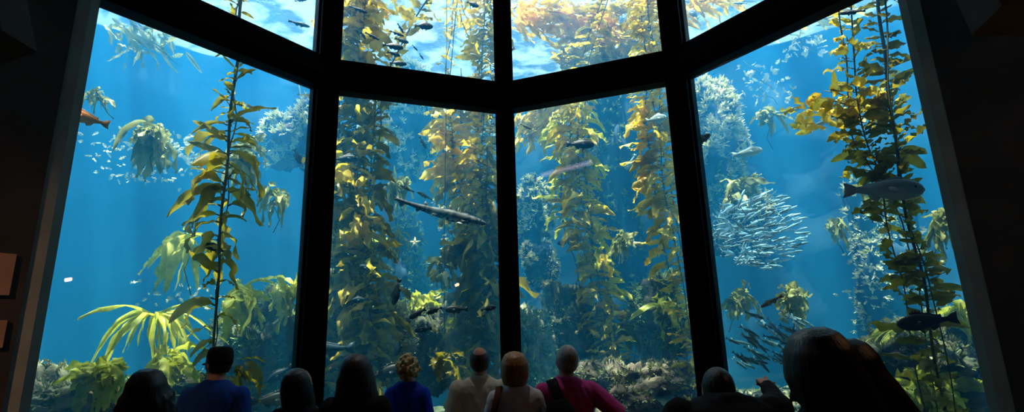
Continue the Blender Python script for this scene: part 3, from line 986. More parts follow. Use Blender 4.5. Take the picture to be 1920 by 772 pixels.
pd = [(910, -40, 9.0, .36, 9), (908, 60, 9.0, .38, 11), (905, 130, 9.0, .36, 11), (905, 200, 9.0, .36, 11), (903, 280, 9.0, .36, 11), (900, 350, 9.0, .38, 11), (902, 420, 9.0, .44, 12), (906, 500, 9.0, .48, 13), (904, 570, 9.0, .46, 13), (900, 640, 9.0, .44, 12), (898, 720, 9.0, .4, 8), (896, 800, 9.0, .3, 4)]
kD = empty('giant_kelp', base_of(pd), 'thick brown-olive giant kelp column beside the middle mullion behind the bald man', 'kelp', GK)
frond(kD, pd, M['gold'], 24, droop=2.8, wfac=0.26, scale=1.15)
frond(kD, pd, M['olive'], 25, off=(.12, .15, 0), droop=3.0, wfac=0.26, scale=1.15)
frond(kD, [(a, b, c, d * 1.1, e if b > 330 else 0) for a, b, c, d, e in pd], M['olive'], 26, off=(.1, -.1, 0), droop=3.5, wfac=0.26, scale=1.15)
frond(kD, [(a, b, c, d * 1.2, e * .8 if b > 380 else 0) for a, b, c, d, e in pd], M['olive'], 27, off=(-.1, -.05, 0), bias=(-.25, 0, 0), droop=3.5, wfac=0.30, scale=1.15)

# D: twisted plant in the third pane
pe = [(1150, -40, 9.4, .3, 3), (1120, 60, 9.4, .3, 3), (1100, 140, 9.4, .3, 4), (1086, 200, 9.4, .36, 8), (1082, 250, 9.4, .40, 9), (1086, 310, 9.4, .40, 9), (1090, 370, 9.4, .40, 9), (1100, 430, 9.4, .38, 9), (1116, 490, 9.4, .38, 9), (1130, 560, 9.4, .32, 9), (1142, 620, 9.4, .28, 10), (1150, 680, 9.4, .26, 10), (1154, 740, 9.4, .2, 6)]
kE = empty('giant_kelp', base_of(pe), 'twisting yellow giant kelp in the pane behind the man in pink', 'kelp', GK)
frond(kE, pe, M['gold'], 31, droop=2.8, wfac=0.28, scale=1.15)
frond(kE, pe, M['gold'], 32, off=(-.12, .1, 0), bias=(-.2, 0, 0), droop=3.1, wfac=0.26, scale=1.15)
frond(kE, [(a, b, c, d, e if b > 180 else 0) for a, b, c, d, e in pe], M['lime'], 33, off=(.12, .1, 0), droop=3.1, wfac=0.26, scale=1.15)
frond(kE, [(a, b, c, d, e if 180 < b < 420 else 0) for a, b, c, d, e in pe], M['lime'], 34, off=(-.28, .5, 0), bias=(-.4, 0, 0), droop=3.3, wfac=0.23, scale=1.15)

# E: golden plant against the third mullion
pf = [(1215, -40, 8.6, .3, 8), (1222, 60, 8.6, .36, 9), (1224, 140, 8.6, .36, 11), (1226, 200, 8.6, .38, 10), (1232, 260, 8.6, .38, 9), (1244, 330, 8.6, .42, 9), (1256, 400, 8.6, .36, 8), (1266, 470, 8.6, .30, 8), (1280, 540, 8.6, .24, 8), (1294, 620, 8.6, .24, 7), (1306, 690, 8.6, .22, 6), (1320, 780, 8.6, .2, 4)]
kF = empty('giant_kelp', base_of(pf), 'golden giant kelp hugging the mullion above the pointing man', 'kelp', GK)
frond(kF, pf, M['gold'], 41, bias=(-.3, 0, 0), droop=2.8, wfac=0.28, scale=1.15)
frond(kF, pf, M['amber'], 42, off=(-.1, .15, 0), bias=(-.35, 0, 0), droop=2.9, wfac=0.26, scale=1.15)
frond(kF, pf, M['gold'], 43, off=(.15, .1, 0), droop=2.9, wfac=0.26, scale=1.15)

# F: big olive plant behind the last pane
pg = [(1648, -60, 7.0, .30, 9), (1654, 20, 7.0, .30, 9), (1660, 100, 7.0, .34, 12), (1664, 180, 7.0, .36, 12), (1680, 260, 7.0, .38, 13), (1690, 330, 7.0, .38, 13), (1702, 400, 7.0, .40, 9), (1716, 460, 7.0, .36, 7), (1730, 520, 7.0, .44, 9), (1740, 590, 7.0, .44, 6), (1752, 660, 7.0, .46, 6), (1765, 730, 7.0, .44, 8), (1780, 820, 7.0, .4, 5)]
kG = empty('giant_kelp', base_of(pg), 'large dark olive giant kelp with a black fish before its stipe', 'kelp', GK)
frond(kG, pg, M['olive'], 51, droop=1.7, wfac=.38, scale=.70, dens=1.0, stipe_r=.016)
frond(kG, [(a - 20 * (b < 300) - 8, b, c, d, e * (.5 if b < 180 else 1) * (1 if b < 420 else .3)) for a, b, c, d, e in pg], M['olive'], 52, off=(-.1, .1, 0), bias=(-.35, 0, 0), droop=1.8, wfac=.38, scale=.66, dens=1.15)
frond(kG, [(a - 40 * (b < 300) - 30 * (b < 380), b, c, d, e * (.4 if b < 190 else .8) * (1 if b < 300 else .2)) for a, b, c, d, e in pg], M['gold'], 53, off=(0, .1, 0), bias=(-.5, 0, 0), droop=1.7, wfac=.40, scale=.66, dens=1.15)
frond(kG, [(a - 14, b, c, d, e if 450 < b < 570 else e * .15) for a, b, c, d, e in pg], M['olive'], 54, off=(.05, -.1, 0), droop=2.4, wfac=.40, scale=.66, dens=1.15)

# floating canopy under the surface in the upper panes
def canopy(label, spots, mat, seed, L=.45, n=26, droop=.5, drift=(1, 0, -.1), wf=.26, name='kelp_canopy', cat='kelp', group='floating kelp canopy'):
    r = random.Random(seed)
    c = at(*spots[0])
    mb, st = MB(), MB()
    for px, py, dist in spots:
        p = at(px, py, dist); p.z = min(p.z, WATER_Z - 0.12)
        st.tube([p + Vector(drift) * t * .35 + rvec(r) * .05 for t in (-2, -1, 0, 1, 2)], [.004, .01, .01, .01, .004], n=5)
        for i in range(int(n * 1.7)):
            q = p + Vector((r.uniform(-.5, .5), r.uniform(-.4, .4), r.uniform(-.16, .12)))
            q.z = min(q.z, WATER_Z - 0.05)
            blade(mb, q, Vector(drift) + rvec(r) * .8, L * r.uniform(.35, 1.15), L * wf * r.uniform(.6, 1.3), droop * r.uniform(.4, 2), r, curl=1.6)
    root = empty(name, c, label, cat, group)
    s_ = st.build('stipe', M['stipe'], root, org=c); mb.build('fronds', mat, s_, org=c)
canopy('glowing amber kelp mat floating in the upper pane beside the middle mullion', [(975, 20, 10.4), (1010, 35, 10.6), (1040, 22, 10.8), (1080, 30, 10.8), (1000, 0, 10.2), (1060, 2, 10.4), (1120, 8, 10.6)], M['amber'], 61)
canopy('big pale gold kelp clump in the upper pane below the amber mat', [(1120, 70, 11.0), (1160, 55, 11.0), (1200, 70, 10.6), (1110, 110, 11.2), (1150, 100, 11.0), (1190, 110, 10.8), (1225, 40, 10.4), (1180, 20, 10.4), (1080, 120, 11.6), (1070, 90, 11.4)], M['gold'], 62, n=34)
canopy('orange kelp tips at the top of the third upper pane by its mullion', [(1300, 5, 10.2), (1330, -12, 10.2), (1350, 0, 10.4)], M['amber'], 63, n=16)
canopy('torn golden kelp scraps drifting high in the second upper pane', [(872, 22, 9.6), (880, 0, 9.6), (868, 45, 9.6)], M['amber'], 64, L=.35, n=9, drift=(-.2, 0, .8), droop=0)
canopy('yellow kelp tops crowding the corner of the second upper pane', [(650, 20, 8.6), (660, 70, 8.6), (650, 100, 8.6), (690, 10, 8.6)], M['amber'], 65, L=.42, n=11, droop=.3, drift=(.2, 0, .6), wf=.4)
canopy('pale golden kelp fringe hanging from the transom above the pink man', [(1040, 200, 10.6), (1060, 190, 10.6), (1030, 230, 10.8), (1010, 240, 10.8), (990, 215, 11)], M['gold'], 66, n=22, droop=1.5, drift=(-.5, 0, -.5))
canopy('cream kelp streamers drifting high behind the first pane', [(270, 62, 10.4), (285, 80, 10.4), (262, 45, 10.4)], M['pale'], 77, n=13, L=.5, drift=(.7, 0, -.7), wf=.18)
canopy('amber kelp curl jutting out from the large dark olive kelp', [(1585, 200, 7.2), (1572, 214, 7.2), (1600, 190, 7.2)], M['amber'], 68, n=16, L=.26, droop=1.8, drift=(-.4, 0, .2), wf=.4)
canopy('pale yellow kelp raft at the water line in the corner of the last pane', [(1545, 25, 11.2), (1520, 36, 11.2)], M['gold'], 69, n=14, L=.4, drift=(1, 0, .1))


# ------------------------------------------------------------------ understorey weeds: a stalk with straps that fan out and hang
def strap_weed(name, label, px, py, dist, rad_px, n, mat, seed, droop=2.5, wf=.12, updir=.5, cat='seaweed', lean=(0, 0, 0), group=None, layers=1, palm=False):
    r = random.Random(seed)
    c = at(px, py, dist)
    L = px_m(rad_px, dist)
    base = Vector((c.x + r.uniform(-.15, .15), c.y + .2, max(BED_Z + .05, c.z - L * 1.3)))
    st, bl = MB(), MB()
    sr = .018 if palm else .006
    st.tube([base, base.lerp(c, .4) + rvec(r) * .08, base.lerp(c, .75) + rvec(r) * .05, c], [sr * 1.3, sr * 1.1, sr, sr * .6], n=6)
    for lay in range(layers + (0 if palm else 1)):
        cc = c + (Vector((r.uniform(-.5, .5), r.uniform(-.4, .4), r.uniform(-.55, .15))) * L * .9 if lay else Vector())
        turn = r.uniform(0, 6.28)
        for i in range(n):
            if palm:
                a = 2 * PI * i / n + r.uniform(-.3, .3)
                d = Vector((math.cos(a), math.sin(a) * .8, updir + r.uniform(-.25, .35))) + Vector(lean)
                l = L * r.uniform(.8, 1.35); p = cc + rvec(r) * .02; dr = r.uniform(.8, 1.2)
            else:
                d = rvec(r); d.z = d.z * .6 + updir * .3
                d = d + Vector(lean) * 1.2
                l = L * r.choice((.35, .5, .7, .9, 1.2)) * r.uniform(.8, 1.2); p = cc + rvec(r) * L * r.uniform(0, .38); dr = r.uniform(.3, 1.7)
            blade(bl, p, d, l, L * wf * r.uniform(.45, 1.35), droop / max(L, .25) * (.55 if palm else .95) * dr, r, n=10, curl=1.5, ruff=.24, m=5)
    root = empty(name, base, label, cat, group)
    s_ = st.build('stalk', M['stipe'], root, org=base)
    bl.build('fronds', mat, root, org=base)
    return root

SW = 'strap_kelp'
strap_weed('palm_kelp', 'wide lime palm kelp fanning out straps between the wavy-haired woman and the glass', 288, 592, 8.0, 88, 34, M['lime'], 101, 5.0, .085, .55, palm=True)
strap_weed(SW, 'upright lime bush kelp on the rock in the lowest corner of the first pane', 204, 690, 7.1, 46, 20, M['lime'], 102, 3.4, .34, .4, layers=2)
strap_weed(SW, 'low olive-lime kelp heap just above the wavy-haired woman', 300, 672, 7.6, 52, 14, M['lime'], 103, 2.6, .24, .3, lean=(.5, 0, 0), layers=2)
strap_weed(SW, 'yellow-green kelp tuft against the second mullion', 522, 540, 8.8, 52, 15, M['lime'], 104, 3.0, .26, .5, layers=2)
strap_weed(SW, 'yellow-green kelp tuft low beside the lone olive kelp stipe', 450, 548, 8.6, 58, 14, M['lime'], 105, 2.8, .22, .3, lean=(.4, 0, 0), layers=2)
strap_weed(SW, 'lime kelp fan swept sideways behind the lone olive kelp', 345, 452, 8.6, 62, 16, M['lime'], 106, 2.6, .20, .35, lean=(-.35, 0, 0), layers=2)
strap_weed(SW, 'cream hanging kelp head high in open blue water of the first pane', 288, 240, 8.2, 48, 20, M['pale'], 107, 3.4, .28, .3, lean=(-.25, 0, -.1), layers=2)
strap_weed(SW, 'pale drooping kelp head close to the second mullion at mid height', 520, 368, 8.5, 44, 14, M['pale'], 108, 3.0, .20, .5)
strap_weed(SW, 'pale kelp hood behind the upper part of the lone olive kelp', 470, 268, 8.7, 60, 16, M['pale'], 109, 3.2, .20, .4, layers=2)
strap_weed(SW, 'small cream kelp sprig beside the pier edge high in the first pane', 180, 172, 8.4, 26, 12, M['pale'], 110, 2.4, .20, .4)
strap_weed(SW, 'pale kelp rosette halfway up between the two tall kelp columns', 745, 345, 9.7, 42, 18, M['pale'], 111, 3.0, .22, .4, layers=2)
strap_weed(SW, 'pale kelp crown on the far pillar below the shark tail', 742, 440, 9.7, 36, 16, M['pale'], 112, 3.2, .16, .5)
strap_weed(SW, 'lime kelp bush over the dark fish group behind the blond woman', 800, 560, 9.6, 52, 16, M['lime'], 113, 2.8, .24, .4, layers=4)
strap_weed(SW, 'yellow-green kelp bush in front of the thick brown kelp foot', 850, 600, 9.3, 40, 14, M['lime'], 114, 2.8, .24, .5, layers=3)
strap_weed(SW, 'floppy olive kelp flag hanging from the thick brown kelp', 862, 462, 8.9, 36, 12, M['olive'], 115, 3.2, .42, .1, lean=(-.5, 0, 0))
strap_weed(SW, 'pale green kelp cluster behind the floppy kelp flag', 822, 494, 9.0, 36, 12, M['pale'], 116, 2.8, .32, .3)
strap_weed(SW, 'dim grey-green kelp head in the shade of the third pane', 1040, 530, 10.0, 44, 12, M['brownweed'], 117, 2.8, .26, .4)
strap_weed(SW, 'small pale kelp bunch in open water beside the twisting yellow kelp', 1165, 440, 9.0, 36, 12, M['pale'], 118, 2.6, .26, .2, layers=2)
strap_weed(SW, 'lime kelp head over the rock beside the golden mullion kelp', 1250, 568, 9.4, 46, 13, M['lime'], 119, 2.8, .24, .4, layers=2)
strap_weed(SW, 'dusky kelp clump behind the foot of the twisting yellow kelp', 1185, 590, 10.2, 62, 14, M['brownweed'], 120, 2.6, .24, .3, layers=2)
strap_weed(SW, 'pale kelp drape beside the third mullion above the sardine ball', 1385, 345, 9.2, 46, 14, M['pale'], 121, 3.0, .26, .3, layers=3)
strap_weed(SW, 'pale kelp sheets over the lower sardine shoal', 1492, 552, 8.5, 40, 10, M['pale'], 122, 2.4, .42, .2, layers=2)
strap_weed(SW, 'hazy kelp tuft by the third mullion above the lower shoal', 1385, 560, 9.0, 40, 12, M['pale'], 123, 2.8, .26, .3, layers=2)
strap_weed(SW, 'small cream kelp in open blue right above the long-haired woman', 1572, 418, 9.6, 34, 10, M['pale'], 124, 3.4, .24, .2)
strap_weed(SW, 'cream kelp spread high in the last pane over the pale swimming fish', 1438, 215, 9.7, 42, 9, M['pale'], 125, 2.4, .3, .1, lean=(.5, 0, 0))
strap_weed(SW, 'cream kelp fringe behind the large sheephead fish', 1640, 348, 8.0, 40, 14, M['pale'], 126, 3.0, .18, .4)
strap_weed(SW, 'cream kelp bunch beside the pier edge at mid height of the last pane', 1765, 405, 8.0, 50, 14, M['pale'], 127, 3.0, .24, .3, layers=2)
strap_weed('palm_kelp', 'broad arching palm kelp below the black fish in the last pane', 1690, 618, 8.4, 85, 24, M['lime'], 128, 5.0, .13, .6, layers=1, palm=True)
strap_weed(SW, 'yellow kelp lobe beside the pier edge near the black fish', 1800, 580, 8.4, 40, 11, M['lime'], 129, 2.6, .3, .3)
strap_weed(SW, 'low kelp heap at the bottom of the last pane', 1720, 715, 7.8, 70, 18, M['lime'], 130, 2.4, .22, .3, layers=3)
strap_weed(SW, 'olive hanging straps beside the cap wearer shoulder', 446, 690, 7.0, 45, 7, M['olive'], 131, 2.6, .26, .3, lean=(.9, 0, 0))
strap_weed(SW, 'lime kelp tuft low behind the ginger-haired woman', 985, 640, 9.3, 34, 14, M['lime'], 132, 2.6, .22, .4, layers=3)
strap_weed(SW, 'dark olive kelp sheet rising behind the blond and the bald visitors', 838, 672, 8.2, 40, 9, M['olive'], 133, 2.0, .36, .8, layers=2)
strap_weed(SW, 'lime kelp scrap on the far reef above the dense olive column foot', 700, 455, 10.6, 44, 14, M['lime'], 134, 2.8, .22, .4, layers=3)

# ------------------------------------------------------------------ reef rocks with turf
def rock_mat(name, a, b, c, d):
    a, b, c, d = [tuple(x * .55 for x in q[:3]) + (1,) for q in (a, b, c, d)]
    return surface_mat(name, [(0.28, a), (0.42, b), (0.56, c), (0.68, d), (0.8, b)], scale=5.0, detail=10, rough=0.9, bump=1.0, bscale=22)
M['rock'] = rock_mat('reef_rock', srgb(60, 64, 54), srgb(118, 118, 92), srgb(186, 178, 140), srgb(214, 188, 176))
M['rock_dark'] = rock_mat('reef_rock_dark', srgb(44, 50, 46), srgb(84, 90, 72), srgb(128, 128, 96), srgb(150, 118, 128))
M['rock_pink'] = rock_mat('reef_rock_pink', srgb(74, 62, 58), srgb(118, 98, 88), srgb(168, 146, 124), srgb(190, 176, 146))
M['turf'] = leaf_mat('reef_turf', [(0.30, srgb(86, 92, 50)), (0.48, srgb(140, 142, 88)), (0.62, srgb(196, 188, 150)), (0.74, srgb(186, 134, 134))], 6.0, 0.3)
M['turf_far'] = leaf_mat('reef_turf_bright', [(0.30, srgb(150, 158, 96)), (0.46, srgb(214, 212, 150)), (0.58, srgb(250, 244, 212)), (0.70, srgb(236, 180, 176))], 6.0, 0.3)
M['turf_green'] = leaf_mat('reef_turf_green', [(0.30, srgb(84, 110, 64)), (0.5, srgb(130, 156, 92)), (0.72, srgb(190, 200, 140))], 6.0, 0.3)


def reef(label, px, py, dist, rx, ry, depth, mat, turf, seed, nt_=260, tl=.09, name='reef_rock'):
    """a lumpy rock of about rx by ry pixels half size, with short turf growing on it"""
    r = random.Random(seed)
    c = at(px, py, dist)
    R_ = Vector((px_m(rx, dist), depth, px_m(ry, dist)))
    bm = bmesh.new()
    bmesh.ops.create_icosphere(bm, subdivisions=5, radius=1.0)
    o_ = Vector((seed * 7.3, seed * 1.9, 0))
    spots = []
    for v in bm.verts:
        n = v.co.normalized()
        h = 1 + (.72 if rx < 24 else .5) * noise.fractal(n * 1.5 + o_, .9, 2.1, 7) + .12 * noise.noise(n * 7 + o_)
        v.co = Vector((n.x * R_.x, n.y * R_.y, n.z * R_.z)) * h
    bm.normal_update()
    for v in bm.verts: spots.append((v.co.copy(), v.normal.copy()))
    me = bpy.data.meshes.new(name); bm.to_mesh(me); bm.free()
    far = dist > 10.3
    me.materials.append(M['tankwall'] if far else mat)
    me.polygons.foreach_set('use_smooth', [True] * len(me.polygons))
    ro = bpy.data.objects.new(name, me); COL.objects.link(ro); ro.location = c
    tag(ro, label, 'rock')
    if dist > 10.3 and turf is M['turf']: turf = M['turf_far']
    if nt_:
        tb = MB()
        tl *= .75
        for i in range(int(nt_ * (8 if far else 4.5))):
            p, n = spots[r.randrange(len(spots))]
            if n.y > .4 or n.z < -.5: continue
            if noise.fractal(p * (2.6 if far else 4) + o_, 1.0, 2.0, 3) < (-.06 if far else -.1): continue
            for k in range(3):
                d = n + rvec(r) * .8 + Vector((0, 0, .3))
                blade(tb, p - n * .01, d, tl * r.uniform(.5, 1.6), tl * r.uniform(.2, .5), r.uniform(0, 2), r, n=3, curl=.8, m=3)
        t = tb.build('turf', turf, ro)
        t['kind'] = 'stuff'
    return ro

reef('knobbly pink-grey rock in the lowest corner of the first pane', 105, 766, 7.9, 74, 44, .5, M['rock'], M['turf'], 201, 420, .07)
reef('grey-green rock slope behind the woman against the second mullion', 494, 668, 9.6, 54, 90, .6, M['rock_dark'], M['turf_green'], 202, 420, .10)
reef('pale reef ledge high behind the second mullion in the first pane', 560, 262, 10.8, 52, 56, .5, M['rock'], M['turf'], 203, 300, .13)
reef('huge mottled reef face between the two tall kelp columns', 760, 230, 11.9, 64, 100, .5, M['rock'], M['turf'], 206, 900, .15)
reef('pale reef shoulder behind the shark and the golden kelp', 872, 330, 12.8, 46, 130, .5, M['rock'], M['turf'], 207, 600, .14)
reef('tall dim reef pillar below the shark tail', 752, 540, 11.6, 46, 120, .6, M['rock_dark'], M['turf_green'], 208, 520, .12)
reef('dark boulder behind the blond woman with olive weeds', 812, 650, 9.9, 56, 78, .6, M['rock_dark'], M['turf'], 209, 420, .09)
reef('pale sandy boulder beside the long-haired dark woman', 738, 650, 9.0, 30, 70, .4, M['rock'], M['turf_far'], 210, 300, .09)
reef('dark rock beside the second mullion low in the second pane', 634, 640, 9.4, 34, 100, .6, M['rock_dark'], M['turf_green'], 211, 420, .10)
reef('round purple-tinged rock knob floating high in the third pane', 1012, 495, 10.8, 28, 34, .4, M['rock_pink'], M['turf'], 212, 260, .08)
reef('tall turfed reef stack beside the middle mullion in the third pane', 1000, 690, 9.6, 40, 96, .6, M['rock'], M['turf_green'], 213, 560, .09)
reef('mauve reef patch near the top of the middle mullion in the third pane', 995, 410, 12.0, 36, 60, .5, M['rock_pink'], M['turf'], 214, 300, .10)
reef('pinkish gravel mound under the twisting yellow kelp', 1185, 730, 9.2, 105, 52, .8, M['rock_pink'], M['turf'], 215, 900, .08)
reef('feathery green mound between yellow kelp and third mullion', 1235, 600, 9.9, 42, 70, .5, M['rock_dark'], M['turf_green'], 216, 620, .10)
reef('shaded boulder behind the pink shirted man', 1070, 610, 10.2, 56, 60, .6, M['rock_dark'], M['turf'], 217, 420, .09)
reef('dark far reef wall in the shade of the third pane', 1140, 330, 12.6, 60, 190, .6, M['rock_dark'], M['turf_green'], 218, 500, .13)
reef('pale ragged reef beside the third mullion in the last pane', 1342, 275, 11.4, 46, 96, .5, M['rock'], M['turf'], 219, 700, .15)
reef('low reef behind the sardine ball', 1375, 410, 11.6, 60, 60, .5, M['rock'], M['turf'], 220, 420, .13)
reef('mottled reef slope behind the lower half of the large dark olive kelp', 1670, 520, 11.4, 50, 130, .5, M['rock'], M['turf'], 223, 520, .10)
reef('weedy rock shelf at the bottom of the last pane', 1770, 690, 8.8, 110, 62, .7, M['rock_dark'], M['turf'], 224, 620, .10)
reef('pale sand hump below the pointing hand', 1440, 770, 9.4, 90, 34, .8, M['rock'], M['turf_green'], 225, 300, .07)
reef('low rock under the yellow bush kelp beside the wavy-haired woman', 300, 745, 7.9, 95, 30, .5, M['rock_dark'], M['turf_green'], 226, 420, .08)

M['crust'] = leaf_mat('crust_pale', [(0.30, srgb(150, 150, 110)), (0.5, srgb(206, 200, 160)), (0.66, srgb(236, 226, 200)), (0.75, srgb(226, 160, 160))], 5.0, 0.3)
canopy('scattered pale crust specks below the cream hanging kelp head', [(238, 290, 11.6), (246, 322, 11.6), (228, 262, 11.6)], M['crust'], 71, L=.13, n=12, drift=(0, 0, .2), wf=.5, droop=1, name='seaweed_crust', cat='seaweed', group=None)
canopy('scattered pale and pink crust specks behind the lone olive kelp', [(318, 285, 11.4), (338, 300, 11.4), (325, 262, 11.4), (300, 330, 11.4)], M['crust'], 72, L=.15, n=14, drift=(0, 0, .2), wf=.5, droop=1, name='seaweed_crust', cat='seaweed', group=None)
canopy('wispy pale growth high in the last pane near the third mullion', [(1418, 130, 12.4), (1434, 152, 12.4), (1440, 178, 12.4)], M['crust'], 73, L=.2, n=12, drift=(.3, 0, -.3), wf=.4, droop=1, name='seaweed_crust', cat='seaweed', group=None)
canopy('wispy pale growth under the water line beside the large dark olive kelp', [(1495, 70, 12.6), (1510, 85, 12.6)], M['crust'], 74, L=.2, n=12, drift=(.3, 0, -.3), wf=.4, droop=1, name='seaweed_crust', cat='seaweed', group=None)
canopy('faint pale crust in the shade right of the lone olive kelp', [(330, 565, 10.4), (334, 545, 10.4)], M['crust'], 75, L=.13, n=10, drift=(0, 0, .2), wf=.5, droop=1, name='seaweed_crust', cat='seaweed', group=None)
canopy('vertical trail of pale specks behind the lower large olive kelp', [(1660, 470, 11.0), (1655, 510, 11.0), (1650, 550, 11.0), (1664, 440, 11.0)], M['crust'], 76, L=.13, n=14, drift=(0, 0, .2), wf=.5, droop=1, name='seaweed_crust', cat='seaweed', group=None)

# ------------------------------------------------------------------ fish
def skin_mat(name, back, side, belly, z0=-.10, z1=.14, rough=.5, spots=None, metal=0.0, sscale=26, thr=.60, spec=.2):
    """fish skin: colour runs from belly to back across the body height, mottled; optional dark spots"""
    m, nt, out = new_mat(name)
    b = N(nt, 'ShaderNodeBsdfPrincipled', Roughness=rough, Metallic=metal)
    b.inputs['Specular IOR Level'].default_value = spec
    tc = nt.nodes.new('ShaderNodeTexCoord'); sp = nt.nodes.new('ShaderNodeSeparateXYZ')
    nt.links.new(tc.outputs['Object'], sp.inputs[0])
    mr = N(nt, 'ShaderNodeMapRange'); mr.inputs[1].default_value = z0; mr.inputs[2].default_value = z1
    nt.links.new(sp.outputs['Z'], mr.inputs[0])
    nz = N(nt, 'ShaderNodeTexNoise', Scale=9.0, Detail=5.0)
    nt.links.new(tc.outputs['Object'], nz.inputs['Vector'])
    ma = N(nt, 'ShaderNodeMath', operation='MULTIPLY_ADD'); ma.inputs[1].default_value = .5; ma.inputs[2].default_value = -.25
    nt.links.new(nz.outputs[0], ma.inputs[0])
    ad = N(nt, 'ShaderNodeMath', operation='ADD')
    nt.links.new(mr.outputs[0], ad.inputs[0]); nt.links.new(ma.outputs[0], ad.inputs[1])
    c = ramp(nt, ad.outputs[0], [(0.12, belly), (0.45, side), (0.8, back)])
    if spots:
        n2 = N(nt, 'ShaderNodeTexNoise', Scale=sscale, Detail=1.0)
        nt.links.new(tc.outputs['Object'], n2.inputs['Vector'])
        f = ramp(nt, n2.outputs[0], [(thr - .02, (0, 0, 0, 1)), (thr + .02, (1, 1, 1, 1))])
        mx = N(nt, 'ShaderNodeMixRGB'); nt.links.new(f, mx.inputs[0]); nt.links.new(c, mx.inputs[1]); mx.inputs[2].default_value = spots
        c = mx.outputs[0]
    nt.links.new(c, b.inputs['Base Color'])
    nt.links.new(b.outputs[0], out.inputs[0])
    return m

FM = {
    'dark': skin_mat('skin_dark', srgb(8, 12, 16), srgb(15, 20, 25), srgb(28, 34, 38)),
    'teal': skin_mat('skin_teal', srgb(14, 36, 50), srgb(26, 54, 70), srgb(48, 76, 88)),
    'drab': skin_mat('skin_drab', srgb(52, 50, 40), srgb(92, 86, 66), srgb(140, 132, 104)),
    'pale': skin_mat('skin_pale', srgb(120, 148, 150), srgb(190, 208, 196), srgb(232, 238, 214)),
    'bluepale': skin_mat('skin_pale_blue', srgb(88, 128, 156), srgb(150, 186, 206), srgb(214, 230, 234)),
    'silver': skin_mat('skin_silver', srgb(110, 156, 176), srgb(180, 212, 222), srgb(232, 244, 248), -.06, .07, rough=.25),
    'mackerel': skin_mat('skin_mackerel', srgb(66, 100, 106), srgb(110, 150, 152), srgb(214, 230, 230), -.08, .05, rough=.25),
    'orange': skin_mat('skin_orange', srgb(214, 120, 14), srgb(232, 140, 20), srgb(240, 160, 40)),
    'brown': skin_mat('skin_brown', srgb(96, 62, 24), srgb(132, 88, 34), srgb(166, 118, 52)),
    'sheep': skin_mat('skin_grey', srgb(92, 108, 116), srgb(140, 152, 152), srgb(170, 176, 168)),
    'shark': skin_mat('skin_shark', srgb(58, 64, 68), srgb(92, 98, 98), srgb(190, 194, 186), -.06, .02, spots=srgb(20, 24, 28), sscale=22, thr=.55),
}
M['eye'] = surface_mat('fish_eye', [(0.4, srgb(8, 8, 8)), (0.6, srgb(20, 20, 18))], rough=.15)


def fan(mb, pts, t0, t1=None, side=None):
    """a fin: an outline in xz given a thickness that thins toward the rim"""
    n = len(pts)
    t1 = t1 or t0 * .5
    c = Vector((sum(p[0] for p in pts) / n, 0, sum(p[1] for p in pts) / n))
    vs = [Vector((p[0], t1 / 2, p[1])) for p in pts] + [Vector((p[0], -t1 / 2, p[1])) for p in pts] + [c + Vector((0, t0 / 2, 0)), c - Vector((0, t0 / 2, 0))]
    fs = []
    for i in range(n):
        j = (i + 1) % n
        fs += [(i, j, 2 * n), (n + j, n + i, 2 * n + 1), (j, i, n + i, n + j)]
    if side is not None: vs = [side @ v for v in vs]
    mb.add(vs, fs)


KINDS_F = {  # depth, width, peak position, peduncle depth, tail fork, tail height
    'rockfish': (.33, .15, .60, .085, .02, .25),
    'perch': (.42, .13, .55, .08, .07, .30),
    'slender': (.19, .11, .60, .075, .015, .15),
    'sheephead': (.32, .15, .66, .10, .02, .24),
    'sardine': (.165, .10, .60, .04, .09, .20),
    'seabass': (.24, .13, .62, .07, .05, .24),
}


